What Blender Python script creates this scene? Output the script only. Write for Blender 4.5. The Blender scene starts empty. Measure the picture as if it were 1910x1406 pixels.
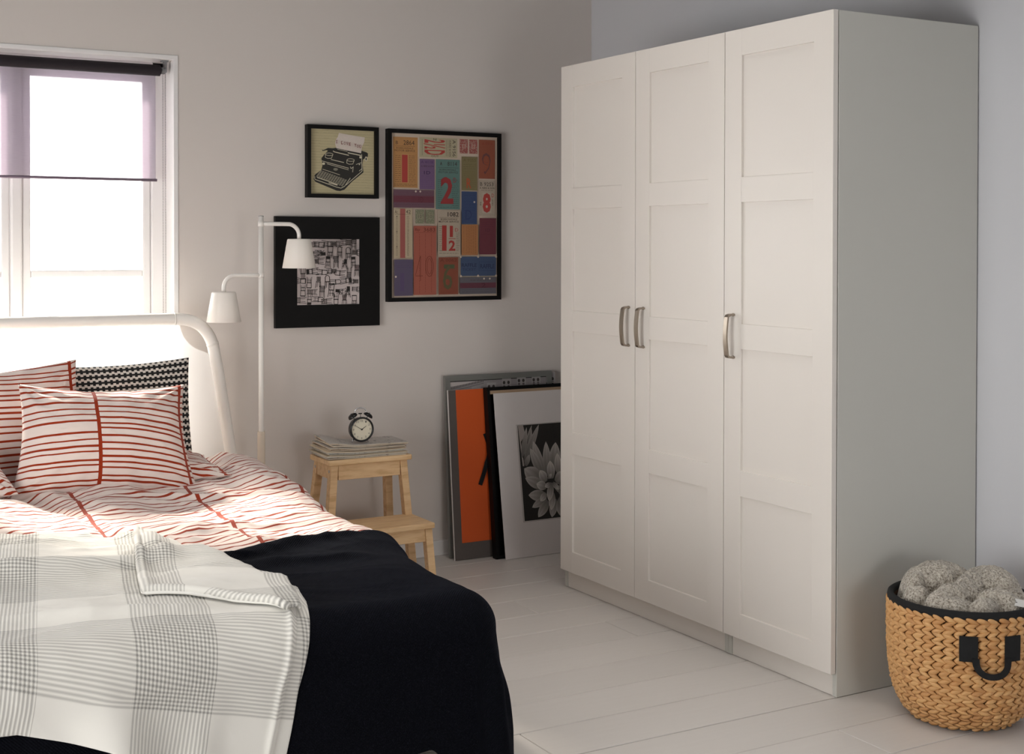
import bpy, bmesh, math, random
import numpy as np
from mathutils import Matrix, Vector, Euler

random.seed(7)
C = bpy.context.scene.collection
SC = bpy.context.scene
PI = math.pi

# ------------------------------------------------------------------ camera
cd = bpy.data.cameras.new('camera')
cd.sensor_fit = 'HORIZONTAL'; cd.sensor_width = 36.0
cd.lens = 2527.95 * 36.0 / 1910.0
cd.shift_x = 0.0; cd.shift_y = (491.45 - 703.0) / 1910.0
cd.clip_start = 0.05; cd.clip_end = 200
cam = bpy.data.objects.new('camera', cd); C.objects.link(cam)
_r = Vector((0.86847087, -0.49573865, 0.00123995))
_d = Vector((-0.00582676, -0.0127087, -0.99990226))
_f = Vector((0.49570596, 0.86837876, -0.01392568))
cam.matrix_world = Matrix(((_r.x, -_d.x, -_f.x, -2.7608), (_r.y, -_d.y, -_f.y, -2.9563), (_r.z, -_d.z, -_f.z, 1.3248), (0, 0, 0, 1)))
SC.camera = cam

# ------------------------------------------------------------------ light
W = bpy.data.worlds.new('sky'); SC.world = W; W.use_nodes = True
_bg = W.node_tree.nodes['Background']
_bg.inputs['Color'].default_value = (0.985, 0.985, 0.97, 1)
_bg.inputs['Strength'].default_value = 3.0

def light(name, kind, loc, rot, energy, color=(1, 1, 1), **kw):
    l = bpy.data.lights.new(name, kind); l.energy = energy; l.color = color
    for k, v in kw.items(): setattr(l, k, v)
    o = bpy.data.objects.new(name, l); C.objects.link(o); o.location = loc; o.rotation_euler = rot
    return o

def aim(o, d):
    o.rotation_euler = Vector(d).to_track_quat('-Z', 'Y').to_euler()

sun = light('sun', 'SUN', (-1.6, 6, 5), (0, 0, 0), 4.8, (1.0, 0.91, 0.78), angle=math.radians(9))
aim(sun, (0.125, -0.77, -0.62))
soft = light('ceiling_softbox', 'AREA', (-1.3, -0.1, 2.68), (0, 0, 0), 6.0, (1.0, 0.965, 0.92), shape='RECTANGLE', size=2.6, size_y=2.6, spread=math.radians(112))  # added overhead fill for the floor and lower walls; not a room lamp
def portal(name, loc, d, sx, sy):
    o = light(name, 'AREA', loc, (0, 0, 0), 1.0, shape='RECTANGLE', size=sx, size_y=sy)
    o.data.cycles.is_portal = True; aim(o, d); return o
portal('sky_portal', (-1.86, 2.46, 1.24), (0, -1, 0), 1.16, 1.62)
SIDE = (-4.4, -0.75, .86, 2.5, 1.42)      # x, y centre, z centre, width, height of the window left of the camera
portal('sky_portal', (SIDE[0] - .16, SIDE[1], SIDE[2]), (1, 0, 0), SIDE[4], SIDE[3])
REAR = (-0.75, -4.6, .85, 1.2, 1.0)  # unseen window opening added as fill from behind the camera
portal('sky_portal', (REAR[0], REAR[1] - .16, REAR[2]), (0, 1, 0), REAR[3], REAR[4])

SC.view_settings.view_transform = 'Standard'
SC.view_settings.look = 'None'
SC.view_settings.gamma = 1.0
SC.view_settings.use_curve_mapping = False
SC.view_settings.exposure = 1.53
SC.cycles.max_bounces = 10
SC.cycles.diffuse_bounces = 6
SC.cycles.transparent_max_bounces = 12
SC.cycles.sample_clamp_indirect = 6.0
SC.cycles.use_denoising = True

# ------------------------------------------------------------------ material helpers
def srgb(r, g, b):
    f = lambda c: (c / 255 / 12.92) if c / 255 <= .04045 else ((c / 255 + .055) / 1.055) ** 2.4
    return (f(r), f(g), f(b), 1)

class NT:
    def __init__(s, name):
        s.m = bpy.data.materials.new(name); s.m.use_nodes = True
        s.t = s.m.node_tree; s.n = s.t.nodes; s.b = s.n['Principled BSDF']; s.out = s.n['Material Output']
    def node(s, typ, **kw):
        n = s.n.new(typ)
        for k, v in kw.items(): setattr(n, k, v)
        return n
    def link(s, a, b): s.t.links.new(a, b)
    def setin(s, sock, v):
        if isinstance(v, bpy.types.NodeSocket): s.link(v, sock)
        else: sock.default_value = v
    def math(s, op, a, b=0.0, c=None, clamp=False):
        n = s.node('ShaderNodeMath', operation=op, use_clamp=clamp)
        s.setin(n.inputs[0], a); s.setin(n.inputs[1], b)
        if c is not None: s.setin(n.inputs[2], c)
        return n.outputs[0]
    def mix(s, f, a, b):
        n = s.node('ShaderNodeMix', data_type='RGBA')
        s.setin(n.inputs['Factor'], f); s.setin(n.inputs[6], a); s.setin(n.inputs[7], b)
        return n.outputs[2]
    def noise(s, vec, scale, detail=3, rough=.5, dim='3D'):
        n = s.node('ShaderNodeTexNoise', noise_dimensions=dim)
        if vec is not None: s.link(vec, n.inputs['Vector'])
        n.inputs['Scale'].default_value = scale; n.inputs['Detail'].default_value = detail; n.inputs['Roughness'].default_value = rough
        return n.outputs['Fac']
    def coord(s, k='Object'): return s.node('ShaderNodeTexCoord').outputs[k]
    def xyz(s, v):
        n = s.node('ShaderNodeSeparateXYZ'); s.link(v, n.inputs[0]); return n.outputs
    def comb(s, x=0., y=0., z=0.):
        n = s.node('ShaderNodeCombineXYZ')
        s.setin(n.inputs[0], x); s.setin(n.inputs[1], y); s.setin(n.inputs[2], z); return n.outputs[0]
    def mapping(s, v, scale=(1, 1, 1), loc=(0, 0, 0)):
        n = s.node('ShaderNodeMapping'); s.link(v, n.inputs[0]); n.inputs['Scale'].default_value = scale; n.inputs['Location'].default_value = loc
        return n.outputs[0]
    def ramp(s, f, stops):
        n = s.node('ShaderNodeValToRGB'); s.link(f, n.inputs[0]); e = n.color_ramp.elements
        while len(e) < len(stops): e.new(.5)
        for i, (p, c) in enumerate(stops): e[i].position = p; e[i].color = c
        return n.outputs[0]
    def rand(s, v):
        n = s.node('ShaderNodeTexWhiteNoise', noise_dimensions='3D'); s.link(v, n.inputs[0]); return n.outputs['Value']
    def bump(s, h, strength=.3, dist=.002):
        n = s.node('ShaderNodeBump'); s.link(h, n.inputs['Height']); n.inputs['Strength'].default_value = strength; n.inputs['Distance'].default_value = dist
        s.link(n.outputs[0], s.b.inputs['Normal']); return n
    def set(s, color=None, rough=.5, metal=0., spec=None, sheen=None, coat=None):
        if color is not None: s.setin(s.b.inputs['Base Color'], color)
        s.setin(s.b.inputs['Roughness'], rough); s.b.inputs['Metallic'].default_value = metal
        if spec is not None: s.b.inputs['Specular IOR Level'].default_value = spec
        if sheen is not None:
            s.b.inputs['Sheen Weight'].default_value = sheen
        if coat is not None: s.b.inputs['Coat Weight'].default_value = coat
        return s.m

def plain(name, col, rough=.5, metal=0., noise=.04, bump=0., scale=30, spec=None):
    t = NT(name); v = t.coord()
    f = t.noise(v, scale, 3)
    dark = tuple(c * (1 - noise * 2) for c in col[:3]) + (1,)
    t.set(t.mix(f, dark, col), rough, metal, spec=spec)
    if bump: t.bump(t.noise(v, scale * 6, 2), bump, .001)
    return t.m

# ------------------------------------------------------------------ mesh helpers
def obj(name, bm, mat, parent=None, smooth=False, loc=None):
    if isinstance(bm, bmesh.types.BMesh):
        me = bpy.data.meshes.new(name); bm.to_mesh(me); bm.free()
    else: me = bm
    if mat is not None and not len(me.materials):
        for m in (mat if isinstance(mat, (list, tuple)) else [mat]): me.materials.append(m)
    if smooth: me.polygons.foreach_set('use_smooth', [True] * len(me.polygons))
    o = bpy.data.objects.new(name, me); C.objects.link(o)
    if parent: o.parent = parent
    if loc: o.location = loc
    return o

def empty(name, loc=(0, 0, 0), rot=(0, 0, 0)):
    o = bpy.data.objects.new(name, None); C.objects.link(o); o.location = loc; o.rotation_euler = rot; o.empty_display_size = .05
    return o

def tag(o, label, cat=None, group=None, kind=None):
    if label: o['label'] = label
    if cat: o['category'] = cat
    if group: o['group'] = group
    if kind: o['kind'] = kind
    return o

def struct(o, label=None):
    o['kind'] = 'structure'
    if label: o['label'] = label; o['category'] = o.name.split('_')[0].split('.')[0]
    return o

def NB(): return bmesh.new()

def box(bm, a, b, bev=0., seg=2, mat=0):
    a = Vector(a); b = Vector(b); lo = Vector(map(min, a, b)); hi = Vector(map(max, a, b))
    v = [bm.verts.new((x, y, z)) for x in (lo.x, hi.x) for y in (lo.y, hi.y) for z in (lo.z, hi.z)]
    fs = [bm.faces.new([v[i] for i in q]) for q in ((0, 1, 3, 2), (4, 6, 7, 5), (0, 4, 5, 1), (2, 3, 7, 6), (0, 2, 6, 4), (1, 5, 7, 3))]
    for f in fs: f.material_index = mat
    if bev:
        es = list({e for f in fs for e in f.edges})
        r = bmesh.ops.bevel(bm, geom=es, offset=bev, segments=seg, profile=.5, affect='EDGES')
        for f in r['faces']: f.material_index = mat
    return v

def prism(bm, quad_a, quad_b, bev=0.):
    """a six-sided solid between two quads given as four points each"""
    va = [bm.verts.new(p) for p in quad_a]; vb = [bm.verts.new(p) for p in quad_b]
    fs = [bm.faces.new(va[::-1]), bm.faces.new(vb)]
    for i in range(4): fs.append(bm.faces.new((va[i], va[(i + 1) % 4], vb[(i + 1) % 4], vb[i])))
    bmesh.ops.recalc_face_normals(bm, faces=fs)
    if bev: bmesh.ops.bevel(bm, geom=list({e for f in fs for e in f.edges}), offset=bev, segments=2, profile=.5, affect='EDGES')

def frame_of(t):
    t = t.normalized(); u = t.cross(Vector((0, 0, 1)))
    if u.length < 1e-3: u = t.cross(Vector((0, 1, 0)))
    u.normalize(); return u, t.cross(u).normalized()

def tube(bm, pts, r, seg=16, caps=True, flat=1.0):
    pts = [Vector(p) for p in pts]; rings = []; u = None
    for i, p in enumerate(pts):
        t = (pts[min(i + 1, len(pts) - 1)] - pts[max(i - 1, 0)]).normalized()
        if u is None: u, w = frame_of(t)
        else:
            u = (u - t * u.dot(t)).normalized(); w = t.cross(u)
        rr = r[i] if isinstance(r, (list, tuple)) else r
        rings.append([bm.verts.new(p + u * rr * math.cos(a) + w * rr * flat * math.sin(a)) for a in [2 * PI * k / seg for k in range(seg)]])
    for a, b in zip(rings, rings[1:]):
        for k in range(seg): bm.faces.new((a[k], a[(k + 1) % seg], b[(k + 1) % seg], b[k]))
    if caps: bm.faces.new(rings[0][::-1]); bm.faces.new(rings[-1])

def lathe(bm, prof, seg=48, M=None, close=False):
    rings = []
    for r, z in prof:
        if r < 1e-6: rings.append([bm.verts.new((0, 0, z))] * seg)
        else: rings.append([bm.verts.new((r * math.cos(2 * PI * k / seg), r * math.sin(2 * PI * k / seg), z)) for k in range(seg)])
    for a, b in zip(rings, rings[1:]):
        for k in range(seg):
            q = []
            for v in (a[k], a[(k + 1) % seg], b[(k + 1) % seg], b[k]):
                if v not in q: q.append(v)
            if len(q) > 2: bm.faces.new(q)
    if M is not None: bmesh.ops.transform(bm, matrix=M, verts=list({v for r_ in rings for v in r_}))

def arc(c, r, a0, a1, n, plane='xz'):
    out = []
    for i in range(n + 1):
        a = a0 + (a1 - a0) * i / n
        if plane == 'xz': out.append((c[0] + r * math.cos(a), c[1], c[2] + r * math.sin(a)))
        else: out.append((c[0] + r * math.cos(a), c[1] + r * math.sin(a), c[2]))
    return out

def grid_mesh(name, P, UV, closed=False):
    """P (n,m,3), UV (n,m,2) -> mesh with uv"""
    n, m = P.shape[:2]
    me = bpy.data.meshes.new(name)
    idx = np.arange(n * m).reshape(n, m)
    F = np.stack([idx[:-1, :-1], idx[1:, :-1], idx[1:, 1:], idx[:-1, 1:]], -1).reshape(-1, 4)
    me.from_pydata(P.reshape(-1, 3).tolist(), [], F.tolist())
    uv = me.uv_layers.new(name='UVMap')
    uv.data.foreach_set('uv', UV.reshape(-1, 2)[F.ravel()].ravel().astype(np.float32))
    me.polygons.foreach_set('use_smooth', [True] * len(me.polygons))
    me.update(); return me

# numpy gradient noise
def pnoise(x, y, seed=0):
    rng = np.random.RandomState(seed); perm = rng.permutation(256); g = rng.rand(256) * 2 * PI
    gx, gy = np.cos(g), np.sin(g)
    xi = np.floor(x).astype(int); yi = np.floor(y).astype(int); xf = x - xi; yf = y - yi
    u = xf ** 3 * (xf * (xf * 6 - 15) + 10); v = yf ** 3 * (yf * (yf * 6 - 15) + 10)
    def dot(i, j):
        h = perm[(perm[(xi + i) & 255] + yi + j) & 255]
        return gx[h] * (xf - i) + gy[h] * (yf - j)
    a = dot(0, 0); b = dot(1, 0); c = dot(0, 1); d = dot(1, 1)
    return ((a + u * (b - a)) * (1 - v) + (c + u * (d - c)) * v) * 1.5
def ridged(x, y, seed=0, octs=3, sharp=1.0):
    s = 0; a = 1.0; t = 0
    for k in range(octs):
        s = s + a * np.clip(1 - np.abs(pnoise(x * 2 ** k, y * 2 ** k, seed + k)) * 2, 0, 1) ** sharp; t += a; a *= .5
    return s / t
def sstep(a, b, x):
    t = np.clip((x - a) / (b - a), 0, 1); return t * t * (3 - 2 * t)

# ------------------------------------------------------------------ materials
M = {}
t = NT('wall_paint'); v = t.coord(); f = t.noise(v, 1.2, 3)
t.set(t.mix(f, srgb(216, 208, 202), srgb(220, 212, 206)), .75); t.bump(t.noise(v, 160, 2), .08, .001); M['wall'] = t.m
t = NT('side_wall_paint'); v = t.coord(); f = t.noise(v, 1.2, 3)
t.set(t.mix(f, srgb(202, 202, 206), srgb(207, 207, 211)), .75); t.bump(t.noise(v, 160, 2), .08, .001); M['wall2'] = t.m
M['ceiling'] = plain('darkened_ceiling', srgb(78, 76, 74), .8)  # unseen ceiling, darkened to cut its bounce onto the upper walls
M['trim'] = plain('trim_gloss_white', srgb(232, 228, 226), .35)
t = NT('window_paint'); t.set(srgb(236, 233, 232), .35); M['sash'] = t.m
# painted floorboards
t = NT('painted_board'); v = t.coord(); r = t.node('ShaderNodeObjectInfo').outputs['Random']
m1 = t.mapping(v, (1.5, 22, 1)); g = t.noise(m1, 3, 5, .6)
base = t.mix(r, srgb(206, 201, 196), srgb(211, 206, 201))
base = t.mix(t.math('MULTIPLY', g, .25), base, srgb(188, 182, 176))
sp = t.noise(v, 42, 2, .5); sp = t.math('GREATER_THAN', sp, .795)
base = t.mix(t.math('MULTIPLY', sp, .8), base, srgb(70, 60, 55))
t.set(base, t.math('ADD', t.math('MULTIPLY', g, .15), .33), spec=.45); t.bump(g, .12, .002); M['board'] = t.m
M['gap'] = plain('floor_gap', srgb(140, 132, 125), .9)
# wardrobe
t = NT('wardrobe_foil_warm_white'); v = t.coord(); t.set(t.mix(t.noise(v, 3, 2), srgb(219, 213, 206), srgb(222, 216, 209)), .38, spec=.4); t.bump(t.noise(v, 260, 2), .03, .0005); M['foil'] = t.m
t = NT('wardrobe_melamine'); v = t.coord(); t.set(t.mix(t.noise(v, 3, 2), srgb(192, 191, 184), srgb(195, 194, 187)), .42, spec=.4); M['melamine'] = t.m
t = NT('brushed_nickel'); v = t.mapping(t.coord(), (400, 400, 8)); t.set(srgb(160, 150, 138), t.math('ADD', t.math('MULTIPLY', t.noise(v, 1, 2), .2), .25), 1.0); M['nickel'] = t.m
t = NT('chrome'); t.set(srgb(210, 210, 212), .12, 1.0); M['chrome'] = t.m
M['white_metal'] = plain('white_powder_coat', srgb(240, 236, 230), .35, noise=.01)
M['black_metal'] = plain('black_enamel', srgb(16, 16, 18), .22)
M['black_wood'] = plain('black_stained_frame', srgb(13, 12, 12), .5, spec=.18)
M['silver_frame'] = plain('silver_grey_frame', srgb(128, 128, 124), .45, .2)
M['cream_board'] = plain('cream_card', srgb(205, 196, 182), .8)
M['white_board'] = plain('white_mat_card', srgb(214, 207, 204), .85, noise=.02)
M['grey_card'] = plain('dark_grey_card', srgb(92, 84, 80), .8)
M['orange_card'] = plain('orange_card', srgb(214, 88, 26), .7, noise=.04, scale=4)
M['black_cloth'] = plain('black_webbing', srgb(14, 14, 15), .9, bump=.3)
M['clock_face'] = plain('clock_face', srgb(226, 218, 196), .5)
M['ink'] = plain('ink', srgb(35, 30, 26), .6)
# prints carry their flat printed colours in a colour attribute
t = NT('printed_paper'); a = t.node('ShaderNodeAttribute', attribute_name='ink'); v = t.coord()
t.set(t.mix(t.math('MULTIPLY', t.noise(v, 220, 3), .16), a.outputs['Color'], srgb(90, 80, 70)), .75); M['print'] = t.m
# glass
t = NT('window_glass'); tr = t.node('ShaderNodeBsdfTransparent'); gl = t.node('ShaderNodeBsdfGlossy'); gl.inputs['Roughness'].default_value = .02
mx = t.node('ShaderNodeMixShader'); fr = t.node('ShaderNodeFresnel'); fr.inputs[0].default_value = 1.3
t.link(fr.outputs[0], mx.inputs[0]); t.link(tr.outputs[0], mx.inputs[1]); t.link(gl.outputs[0], mx.inputs[2]); t.link(mx.outputs[0], t.out.inputs[0]); M['glass'] = t.m
def sheer(name, col, trans, fine=900, amt=.5):
    t = NT(name); v = t.coord('UV'); x = t.xyz(v)
    n = t.noise(t.mapping(v, (30, fine, 1)), 1, 3, .6)
    tr = t.node('ShaderNodeBsdfTransparent'); tl = t.node('ShaderNodeBsdfTranslucent'); df = t.node('ShaderNodeBsdfDiffuse')
    c = t.mix(t.math('MULTIPLY', n, amt), col, tuple(q * .35 for q in col[:3]) + (1,))
    t.link(c, tl.inputs[0]); t.link(c, df.inputs[0])
    m1 = t.node('ShaderNodeMixShader'); m1.inputs[0].default_value = .45
    t.link(tl.outputs[0], m1.inputs[1]); t.link(df.outputs[0], m1.inputs[2])
    m2 = t.node('ShaderNodeMixShader'); t.setin(m2.inputs[0], trans)
    t.link(m1.outputs[0], m2.inputs[1]); t.link(tr.outputs[0], m2.inputs[2]); t.link(m2.outputs[0], t.out.inputs[0]); return t.m
M['blind'] = sheer('sheer_plum_blind', srgb(146, 134, 148), .36, amt=.4)
M['mesh_panel'] = sheer('sheer_white_panel', srgb(248, 246, 243), .30, amt=.05)
M['blind_roll'] = plain('plum_cloth_roll', srgb(30, 22, 28), .8, bump=.2)
# pine
t = NT('pine'); v = t.coord(); w = t.mapping(v, (6, 40, 40)); n = t.noise(w, 1.6, 5, .6)
k = t.noise(t.mapping(v, (9, 30, 30), (3, 1, 2)), 1, 1); kn = t.math('GREATER_THAN', k, .80)
c = t.ramp(n, [(.3, srgb(205, 165, 118)), (.5, srgb(226, 190, 144)), (.7, srgb(234, 202, 158))])
t.set(t.mix(t.math('MULTIPLY', kn, .6), c, srgb(160, 100, 55)), .5); t.bump(n, .1, .001); M['pine'] = t.m
# striped bedding: metres in uv
def stripes(name, cw=.27, pitch=.021, thick=.15, seed=0.):
    t = NT(name); uv = t.coord('UV'); x = t.xyz(uv); u, vv = x[0], x[1]
    wob = t.math('MULTIPLY', t.math('SUBTRACT', t.noise(t.mapping(uv, (2.6, 2.6, 1), (seed, seed, 0)), 1, 1), .5), .035)
    uu = t.math('ADD', u, wob)
    uc = t.math('DIVIDE', uu, cw); col = t.math('FLOOR', uc); fu = t.math('FRACT', uc)
    rc = t.rand(t.comb(col, seed + 1.3, 0))
    slope = t.math('MULTIPLY', t.math('MULTIPLY', t.math('SUBTRACT', rc, .5), .16), fu)
    wv = t.math('MULTIPLY', t.math('SUBTRACT', t.noise(t.mapping(uv, (2.0, 3, 1), (seed + 4, 0, 0)), 1, 0), .5), .05)
    y = t.math('DIVIDE', t.math('ADD', t.math('ADD', vv, wv), slope), pitch)
    row = t.math('FLOOR', y); fy = t.math('FRACT', y)
    off = t.math('MULTIPLY', t.math('SUBTRACT', t.rand(t.comb(row, col, seed)), .5), .36)
    d = t.math('ABSOLUTE', t.math('SUBTRACT', t.math('SUBTRACT', fy, .5), off))
    th = t.math('ADD', t.math('MULTIPLY', t.rand(t.comb(row, col, seed + 5)), .07), thick - .04)
    line = t.math('LESS_THAN', d, th)
    e = t.math('MINIMUM', fu, t.math('SUBTRACT', 1.0, fu))
    vl = t.math('LESS_THAN', e, .0085 * .5 / cw * 1.4)
    keep = t.math('GREATER_THAN', t.rand(t.comb(row, col, seed + 9)), .03)
    mk = t.math('MAXIMUM', t.math('MULTIPLY', line, keep), vl)
    c = t.mix(mk, srgb(220, 206, 199), srgb(142, 44, 10))
    t.set(c, .85, sheen=.15, spec=.2)
    wv2 = t.math('ADD', t.math('SINE', t.math('MULTIPLY', u, 5200)), t.math('SINE', t.math('MULTIPLY', vv, 5200)))
    cr = t.noise(t.mapping(uv, (9, 14, 1)), 1, 4, .55)
    t.bump(t.math('ADD', t.math('MULTIPLY', wv2, .02), t.math('MULTIPLY', cr, .5)), .3, .004)
    return t
M['duvet'] = stripes('orange_lined_cotton', .37, .0290, .130, 2.0).m
M['pillow'] = stripes('orange_lined_pillowcase', .305, .0225, .15, 5.0).m
# black and white crenellated weave
t = NT('black_white_weave'); uv = t.coord('UV'); x = t.xyz(uv); P_ = .0235
y = t.math('DIVIDE', x[1], P_); fy = t.math('FRACT', y); q = t.math('DIVIDE', x[0], P_ * .84)
ay = t.math('ABSOLUTE', t.math('SUBTRACT', fy, .5)); fx = t.math('FRACT', t.math('ADD', q, t.math('MULTIPLY', t.math('FLOOR', y), .5)))
core = t.math('LESS_THAN', ay, .17); tooth = t.math('MULTIPLY', t.math('LESS_THAN', ay, .40), t.math('LESS_THAN', fx, .5))
mk = t.math('MAXIMUM', core, tooth)
t.set(t.mix(mk, srgb(214, 208, 200), srgb(12, 12, 13)), .85); t.bump(mk, .3, .001); M['weave'] = t.m
# black waffle throw
t = NT('black_waffle_throw'); uv = t.coord('UV'); x = t.xyz(uv)
wf = t.math('MULTIPLY', t.math('SINE', t.math('MULTIPLY', x[0], 900)), t.math('SINE', t.math('MULTIPLY', x[1], 900)))
lint = t.math('GREATER_THAN', t.noise(uv, 420, 1), .80)
c = t.mix(t.noise(uv, 40, 3), srgb(7, 8, 12), srgb(11, 12, 18)); c = t.mix(t.math('MULTIPLY', lint, .25), c, srgb(60, 62, 75))
t.set(c, .95, sheen=.05, spec=.06); t.b.inputs['Sheen Tint'].default_value = srgb(120, 130, 170); t.bump(wf, .5, .0015); M['black_throw'] = t.m
# white plaid throw with open rib bands
t = NT('white_openwork_throw'); uv = t.coord('UV'); x = t.xyz(uv); u = t.math('SUBTRACT', x[0], t.math('MULTIPLY', x[1], .19)); vv = t.math('ADD', x[1], t.math('MULTIPLY', x[0], .25))
def band(z, per, duty, off=0.):
    return t.math('LESS_THAN', t.math('FRACT', t.math('ADD', t.math('DIVIDE', z, per), off)), duty)
bu = band(u, .38, .48, .326); bv = band(vv, .46, .5, .391)
ru = t.math('ADD', t.math('MULTIPLY', t.math('SINE', t.math('MULTIPLY', u, 2 * PI / .0088)), .5), .5)
rv = t.math('ADD', t.math('MULTIPLY', t.math('SINE', t.math('MULTIPLY', vv, 2 * PI / .0088)), .5), .5)
hu = t.math('MULTIPLY', bu, t.math('SUBTRACT', 1., ru)); hv = t.math('MULTIPLY', bv, t.math('SUBTRACT', 1., rv))
both = t.math('MULTIPLY', bu, bv)
gap = t.math('ADD', t.math('MULTIPLY', t.math('MAXIMUM', hu, hv), .55), t.math('MULTIPLY', t.math('MULTIPLY', hu, hv), .6), clamp=True)
c = t.mix(t.math('MULTIPLY', gap, .8), srgb(226, 223, 216), srgb(112, 110, 106))
t.set(c, .85, sheen=.2, spec=.2)
h = t.math('SUBTRACT', 1.0, gap); cr = t.noise(t.mapping(uv, (7, 5, 1)), 1, 4, .5)
t.bump(t.math('ADD', h, t.math('MULTIPLY', cr, 2.0)), .45, .003); M['white_throw'] = t.m
t = NT('white_throw_binding'); uv = t.coord('UV'); x = t.xyz(uv)
t.set(srgb(228, 226, 220), .85); t.bump(t.math('SINE', t.math('MULTIPLY', x[1], 600)), .3, .001); M['binding'] = t.m
# wool
t = NT('speckled_wool'); v = t.coord(); n = t.noise(v, 170, 3, .7); n2 = t.noise(v, 45, 3)
c = t.ramp(n, [(.34, srgb(104, 94, 82)), (.46, srgb(172, 163, 150)), (.62, srgb(212, 205, 192))])
vo = t.node('ShaderNodeTexVoronoi'); t.link(v, vo.inputs['Vector']); vo.inputs['Scale'].default_value = 190
t.set(t.mix(t.math('MULTIPLY', n2, .3), c, srgb(120, 108, 94)), .95, sheen=.3)
t.bump(t.math('ADD', t.math('MULTIPLY', vo.outputs['Distance'], -1.), t.math('MULTIPLY', n, .6)), .9, .004); M['wool'] = t.m
# hyacinth strand
t = NT('water_hyacinth'); v = t.coord(); r = t.node('ShaderNodeObjectInfo').outputs['Random']; n = t.noise(t.mapping(v, (30, 30, 200)), 1, 3)
w = t.noise(t.node('ShaderNodeNewGeometry').outputs['Position'], 30, 2)
c = t.mix(r, srgb(196, 144, 88), srgb(222, 176, 118)); c = t.mix(t.math('MULTIPLY', n, .5), c, srgb(150, 98, 52))
c = t.mix(t.math('MULTIPLY', t.math('GREATER_THAN', w, .6), .35), c, srgb(160, 106, 60))
t.set(c, .55); t.bump(n, .4, .001); M['strand'] = t.m
M['basket_core'] = plain('basket_core', srgb(74, 46, 24), .9)
# newsprint / magazine
def paper(name, base, dark, dens=.52, sx=26, sy=60):
    t = NT(name); v = t.coord(); n = t.noise(t.mapping(v, (sx, sy, 4)), 1, 4, .7)
    t.set(t.mix(t.math('GREATER_THAN', n, dens), base, dark), .75); return t.m
PAP = [paper('newsprint_light', srgb(206, 198, 188), srgb(120, 112, 106), .62), paper('newsprint_grey', srgb(186, 180, 174), srgb(96, 92, 90), .6),
       paper('magazine_cream', srgb(214, 196, 168), srgb(150, 120, 96), .64), paper('magazine_brown', srgb(196, 170, 140), srgb(92, 60, 48), .6),
       paper('magazine_blue_grey', srgb(176, 182, 184), srgb(84, 88, 96), .58)]
t = NT('page_edges'); v = t.coord(); z = t.xyz(v)[2]; s_ = t.noise(t.mapping(v, (4, 4, 1500)), 1, 2); t.set(t.mix(s_, srgb(150, 138, 122), srgb(228, 218, 200)), .85); M['pages'] = t.m

# ------------------------------------------------------------------ room shell
XL, XR, YF, YB, ZC = -4.4, 0.605, -4.6, 2.215, 2.75
WX0, WX1, WZ0, WZ1 = -2.42, -1.303, .42, 2.036
TH = .22
bm = NB()
box(bm, (XL - .2, YB, 0), (WX0, YB + TH, ZC)); box(bm, (WX1, YB, 0), (XR + .2, YB + TH, ZC))
box(bm, (WX0, YB, 0), (WX1, YB + TH, WZ0)); box(bm, (WX0, YB, WZ1), (WX1, YB + TH, ZC))
struct(obj('wall_back', bm, M['wall']), 'warm grey painted wall with the window behind the bed')
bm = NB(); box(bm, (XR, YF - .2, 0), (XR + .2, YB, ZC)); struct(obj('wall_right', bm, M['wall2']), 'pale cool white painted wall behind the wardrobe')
def holed(name, fixed, th, a0, a1, h0, h1, b0, b1, axis):
    bm = NB(); f0, f1 = fixed - th, fixed
    def bb(p, q, z0, z1):
        if axis == 'x': box(bm, (f0, p, z0), (f1, q, z1))
        else: box(bm, (p, f0, z0), (q, f1, z1))
    bb(b0, a0, 0, ZC); bb(a1, b1, 0, ZC); bb(a0, a1, 0, h0); bb(a0, a1, h1, ZC)
    return struct(obj(name, bm, M['wall2']), 'painted wall with an unseen window opening placed for the light, outside the picture')
holed('wall_left', XL, .2, SIDE[1] - SIDE[3] / 2, SIDE[1] + SIDE[3] / 2, SIDE[2] - SIDE[4] / 2, SIDE[2] + SIDE[4] / 2, YF, YB, 'x')
holed('wall_front', YF, .2, REAR[0] - REAR[3] / 2, REAR[0] + REAR[3] / 2, REAR[2] - REAR[4] / 2, REAR[2] + REAR[4] / 2, XL - .2, XR, 'y')
bm = NB(); box(bm, (XL - .2, YF - .2, ZC), (XR + .2, YB + TH, ZC + .1)); struct(obj('ceiling', bm, M['ceiling']), 'plain ceiling above the frame, darkened to cut bounce light')
# floor: slab and boards
bm = NB(); box(bm, (XL - .2, YF - .2, -.12), (XR + .2, YB + TH, -.022)); floor = struct(obj('floor', bm, M['gap']), 'white painted wooden board floor')
rows = 0; y = YB - .015; y0 = .006
edges = [y0 + .2 * k for k in range(-20, 12)]
edges = [e for e in edges if YF < e < YB - .05]
edges = [YF] + edges + [YB]
joints = {}
rj = random.Random(3)
board_cache = {}
for i, (a, b) in enumerate(zip(edges, edges[1:])):
    if b > -1.7:
        xs = [XL] + sorted([rj.uniform(-3.6, -2.4), rj.uniform(-1.3, .3)]) + [XR]
        if abs(a - .006) < .02: xs = [XL, -3.0, -.93, XR]
        if abs(a - .806) < .02: xs = [XL, -2.6, -.12, XR]
    else: xs = [XL, -1.8, XR]
    for p, q in zip(xs, xs[1:]):
        L, Wd = round(q - p - .0018, 4), round(b - a - .0034, 4)
        bm = NB(); box(bm, (-L / 2, -Wd / 2, -.022), (L / 2, Wd / 2, rj.uniform(-.0007, .0003)), .0018, 1)
        o = obj('plank', bm, M['board'], floor, loc=((p + q) / 2, (a + b) / 2, 0))
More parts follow.
